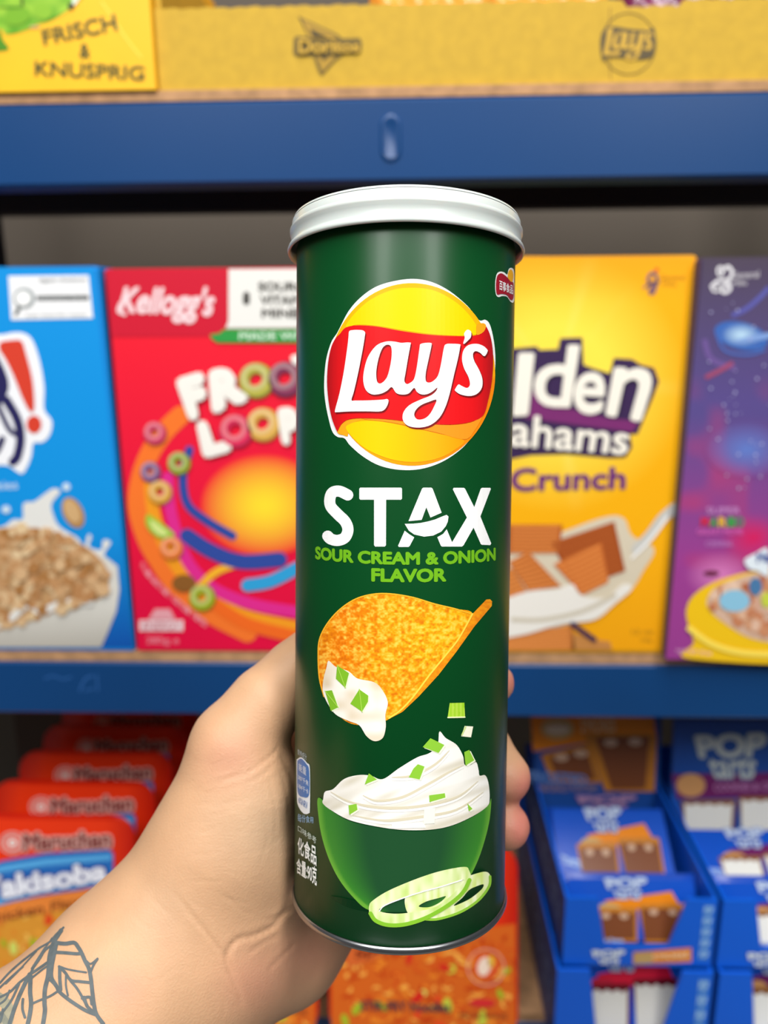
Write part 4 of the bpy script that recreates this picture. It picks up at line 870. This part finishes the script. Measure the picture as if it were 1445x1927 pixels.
def display_carton(label, x0, x1, yf, yb, z0, zh, k, header=None):
    """open shipping display: sloping cut front, side walls, optional printed header board"""
    K_ = KIND[k]; t = thing('display_carton', label, 'display carton', ((x0+x1)/2, yf, z0), 'pastry display cartons'); th = .0025; w = x1-x0
    zf = z0+zh
    def slab(poly2, y, dy):   # polygon in x,z extruded in y
        n = len(poly2); V = [Vector((x, y, z)) for x, z in poly2]+[Vector((x, y+dy, z)) for x, z in poly2]
        tri = tessellate_polygon([[Vector((x, z, 0)) for x, z in poly2]]); return V, [list(q) for q in tri]+[[i+n for i in q] for q in tri]+[[i, (i+1) % n, n+(i+1) % n, n+i] for i in range(n)]
    front = [(x0, z0), (x1, z0), (x1, zf), (x1-w*.20, zf), (x1-w*.30, z0+zh*.30), (x0+w*.28, z0+zh*.30), (x0+w*.21, zf), (x0, zf)]
    parts_ = [slab(front, yf, th), bevel_box(x0, x1, yf+th, yb, z0, z0+th), bevel_box(x0, x0+th, yf+th, yb, z0+th, zf), bevel_box(x1-th, x1, yf+th, yb, z0+th, zf), bevel_box(x0, x1, yb-th, yb, z0+th, zf)]
    link('carton_body', *join(parts_), PB, t)
    sf = lambda x, y, l: Vector((x0+w*x/1000, yf-.0003*l, z0+zh*(1-y/1000)))
    A = Art(sf); poptext(A, 190, 745, 230, 225, '#dfe9f6', '#1a4aa8', 1)
    A.poly([(470,790),(855,705),(865,925),(475,975)], K_['ban'], 1); A.poly([(475,800),(600,775),(600,950),(480,965)], K_['ico'], 2); A.text(K_['word'], [(600,800),(840,755),(840,850),(600,890)], '#ffe0b0', 3, bold=.02)
    A.rect(905, 60, 975, 900, '#2f7ad8', 1)
    for i in range(5): A.text('POP', [(910,80+i*165),(970,80+i*165),(970,200+i*165),(910,200+i*165)], '#9cc8f4', 2, bold=.05)
    A.build('front_print', t)
    A = Art(lambda x, y, l: Vector((x0-.0003*l, yf+(yb-yf)*x/1000, z0+zh*(1-y/1000))))
    A.rect(10, 20, 990, 980, '#163c88', 1)
    for i in range(4): A.text('PASTRIES', [(60+i*230,250),(240+i*230,250),(240+i*230,700),(60+i*230,700)], '#6a86c0', 2, bold=.02)
    A.build('side_print', t)
    if header:
        hz, hy, ht, tp_ = header; hw = w*1.0
        TL, TR, BL = Vector((x0+tp_, hy+ht*.25, hz+ht)), Vector((x1-tp_, hy+ht*.25, hz+ht)), Vector((x0, hy, hz)); BR = Vector((x1, hy, hz))
        V = [TL, TR, BR, BL]; V2 = [v+Vector((0, .003, 0)) for v in V]; hd = link('header_board', V+V2, [[0, 1, 2, 3], [7, 6, 5, 4], [0, 4, 5, 1], [1, 5, 6, 2], [2, 6, 7, 3], [3, 7, 4, 0]], mat('header_blue', '#0a4596', rough=.45), t)
        A = Art(rect_surf(TL, TR, Vector((x0+tp_, hy, hz))))
        if k == 'smores':
            A.poly([(-20,0),(930,-0),(960,290),(400,330),(0,420)], K_['ban'], 1); A.ell(190, 190, 130, 110, K_['ico'], 2); A.ell(190, 200, 90, 45, '#e0d0b0', 3); A.text("S'MORES", [(370,90),(640,80),(640,220),(370,230)], '#f2c890', 3, bold=.02)
            A.poly([(60,450),(430,330),(530,720),(150,720)], K_['crust'], 3); A.poly([(130,470),(410,380),(490,690),(180,690)], K_['ice'], 4); A.poly([(400,240),(960,240),(940,800),(560,800)], K_['crust'], 5); A.poly([(480,270),(900,260),(870,770),(610,780)], K_['ice'], 6)
            for q in ((220,470),(370,430),(600,320),(790,310)): A.ell(q[0], q[1], 55, 40, K_['spots'], 7)
            A.text('FROSTED', [(-50,600),(420,640),(420,740),(0,720)], '#5f86c8', 7, bold=.03); A.text('NATURALLY FLAVORED', [(40,740),(500,740),(500,800),(60,810)], '#a88a8a', 7)
            poptext(A, 330, 830, 480, 160, '#a884a8', '#3a3a88', 7)
        else:
            poptext(A, 160, 100, 620, 400, '#b9c0bc', '#2a5a94', 1); A.poly([(-20,470),(1000,440),(1000,640),(30,680)], K_['ban'], .8); A.ell(140, 560, 120, 100, K_['ico'], 2); A.text(K_['word'], [(330,540),(940,520),(940,590),(330,610)], '#b078a8', 3, bold=.02)
            pastry(A, 60, 650, 1000, 960, K_['crust'], K_['ice'], 3)
        A.build('header_print', hd)
    return t
def pastry_pack(label, x0, x1, y, z, h, lean, k):
    K_ = KIND[k]; t = thing('pastry_pack', label, 'pastry pack', ((x0+x1)/2, y, z), 'foil pastry packs'); d = .016; ca, sa = math.cos(lean), math.sin(lean); w = x1-x0
    def P(x, zz, dd): return Vector((x0+w*x, y+zz*h*sa+dd*ca, z+zz*h*ca-dd*sa+d*sa))
    V, Fc = [], []; nx, nz = 14, 8
    for s_ in (0, 1):
        for j in range(nz+1):
            for i in range(nx+1):
                u, v = i/nx, j/nz; e = (math.sin(math.pi*u)**.3)*(math.sin(math.pi*v)**.3) if 0 < u < 1 and 0 < v < 1 else 0
                V.append(P(u, v, d/2+(-1 if s_ == 0 else 1)*(d/2*e+.0004)+.0012*math.sin(v*22)*(u < .1 or u > .9)))
    n = (nx+1)*(nz+1)
    for s_ in (0, 1):
        for j in range(nz):
            for i in range(nx):
                a_ = s_*n+j*(nx+1)+i; q = [a_, a_+1, a_+nx+2, a_+nx+1]; Fc.append(q if s_ == 0 else q[::-1])
    link('foil_body', V, Fc, mat('blue_foil', '#0c46b4', rough=.28, spec=.6, noise=.08, nscale=40), t, smooth=True)
    A = Art(lambda x, yy, l: P(x/1000, 1-yy/1000, -.0005-.0003*l))
    A.poly([(40,60),(960,60),(975,150),(975,940),(25,940),(25,150)], '#0d4fc0', .3)
    poptext(A, 300, 20, 330, 330, '#b8c8e4', '#1a3c98', 1)
    A.poly([(300,380),(800,230),(860,460),(340,520)], K_['ban'], 1); A.ell(330, 480, 90, 70, K_['ico'], 2)
    pastry(A, 200, 420, 900, 950, K_['crust'], K_['ice'], 3, K_['spots'])
    A.text('TOASTER', [(60,620),(240,700),(240,800),(60,720)], '#a8c4f0', 2, bold=.05); A.text('2 Pastries', [(60,880),(420,900),(420,960),(60,950)], '#a8c4f0', 6, bold=.03)
    A.build('front_print', t, PRINT_GLOSS); return t
YF = .56
c1a, c1b = at_y(1062, 1740, YF).x, at_y(1347, 1740, YF).x
zt = .9143; zh1 = at_y(1065, 1690, YF).z-zt
lw = at_y(1046, 1880, .555).x, at_y(1338, 1880, .555).x
display_carton('lower blue display carton with a red label, under the one with the orange label', lw[0], lw[1], .555, .80, ZB, zt-ZB-.0008, 'berry')
display_carton('blue display carton with an orange label and a tall orange header board', c1a, c1b, YF, .80, zt, zh1, 'smores', header=(at_y(1040, 1525, .715).z, .715, .100, -.003))
c2a = c1b+.004; l2a = lw[1]+.005
display_carton('lower blue display carton at the bottom right corner of the picture', l2a, l2a+.125, .555, .80, ZB, zt-ZB-.0008, 'cookie')
display_carton('upper blue display carton at the right edge with a purple cookie header board', c2a, c2a+.125, YF, .80, zt, zh1, 'cookie', header=(at_y(1350, 1575, .69).z, .69, .112, .004))
wi = .0045
pastry_pack('blue foil pack with brown pastries, front one in the orange labelled carton', c1a+wi, c1b-wi, YF+.010, zt+.004, .055, .5, 'smores')
pastry_pack('blue foil pack with brown pastries leaning behind the front pack, glossy orange banner', c1a+wi, c1b-wi-.004, YF+.056, zt+.016, .076, .98, 'smores')
pastry_pack('blue foil pack with white frosted pastries in the lower red labelled carton', lw[0]+wi, lw[1]-wi, .565, ZB+.010, .082, .35, 'berry')
pastry_pack('blue foil pack with white frosted pastries in front at the right edge', c2a+wi, c2a+.125-wi, YF+.010, zt+.004, .055, .45, 'cookie')
pastry_pack('blue foil pack with tan pastries lying behind at the right edge', c2a+wi, c2a+.125-wi, YF+.056, zt+.014, .06, 1.05, 'cookie')
pastry_pack('blue foil pack with pale pastries in the lowest right carton', l2a+wi, l2a+.125-wi, .565, ZB+.010, .082, .35, 'cookie')
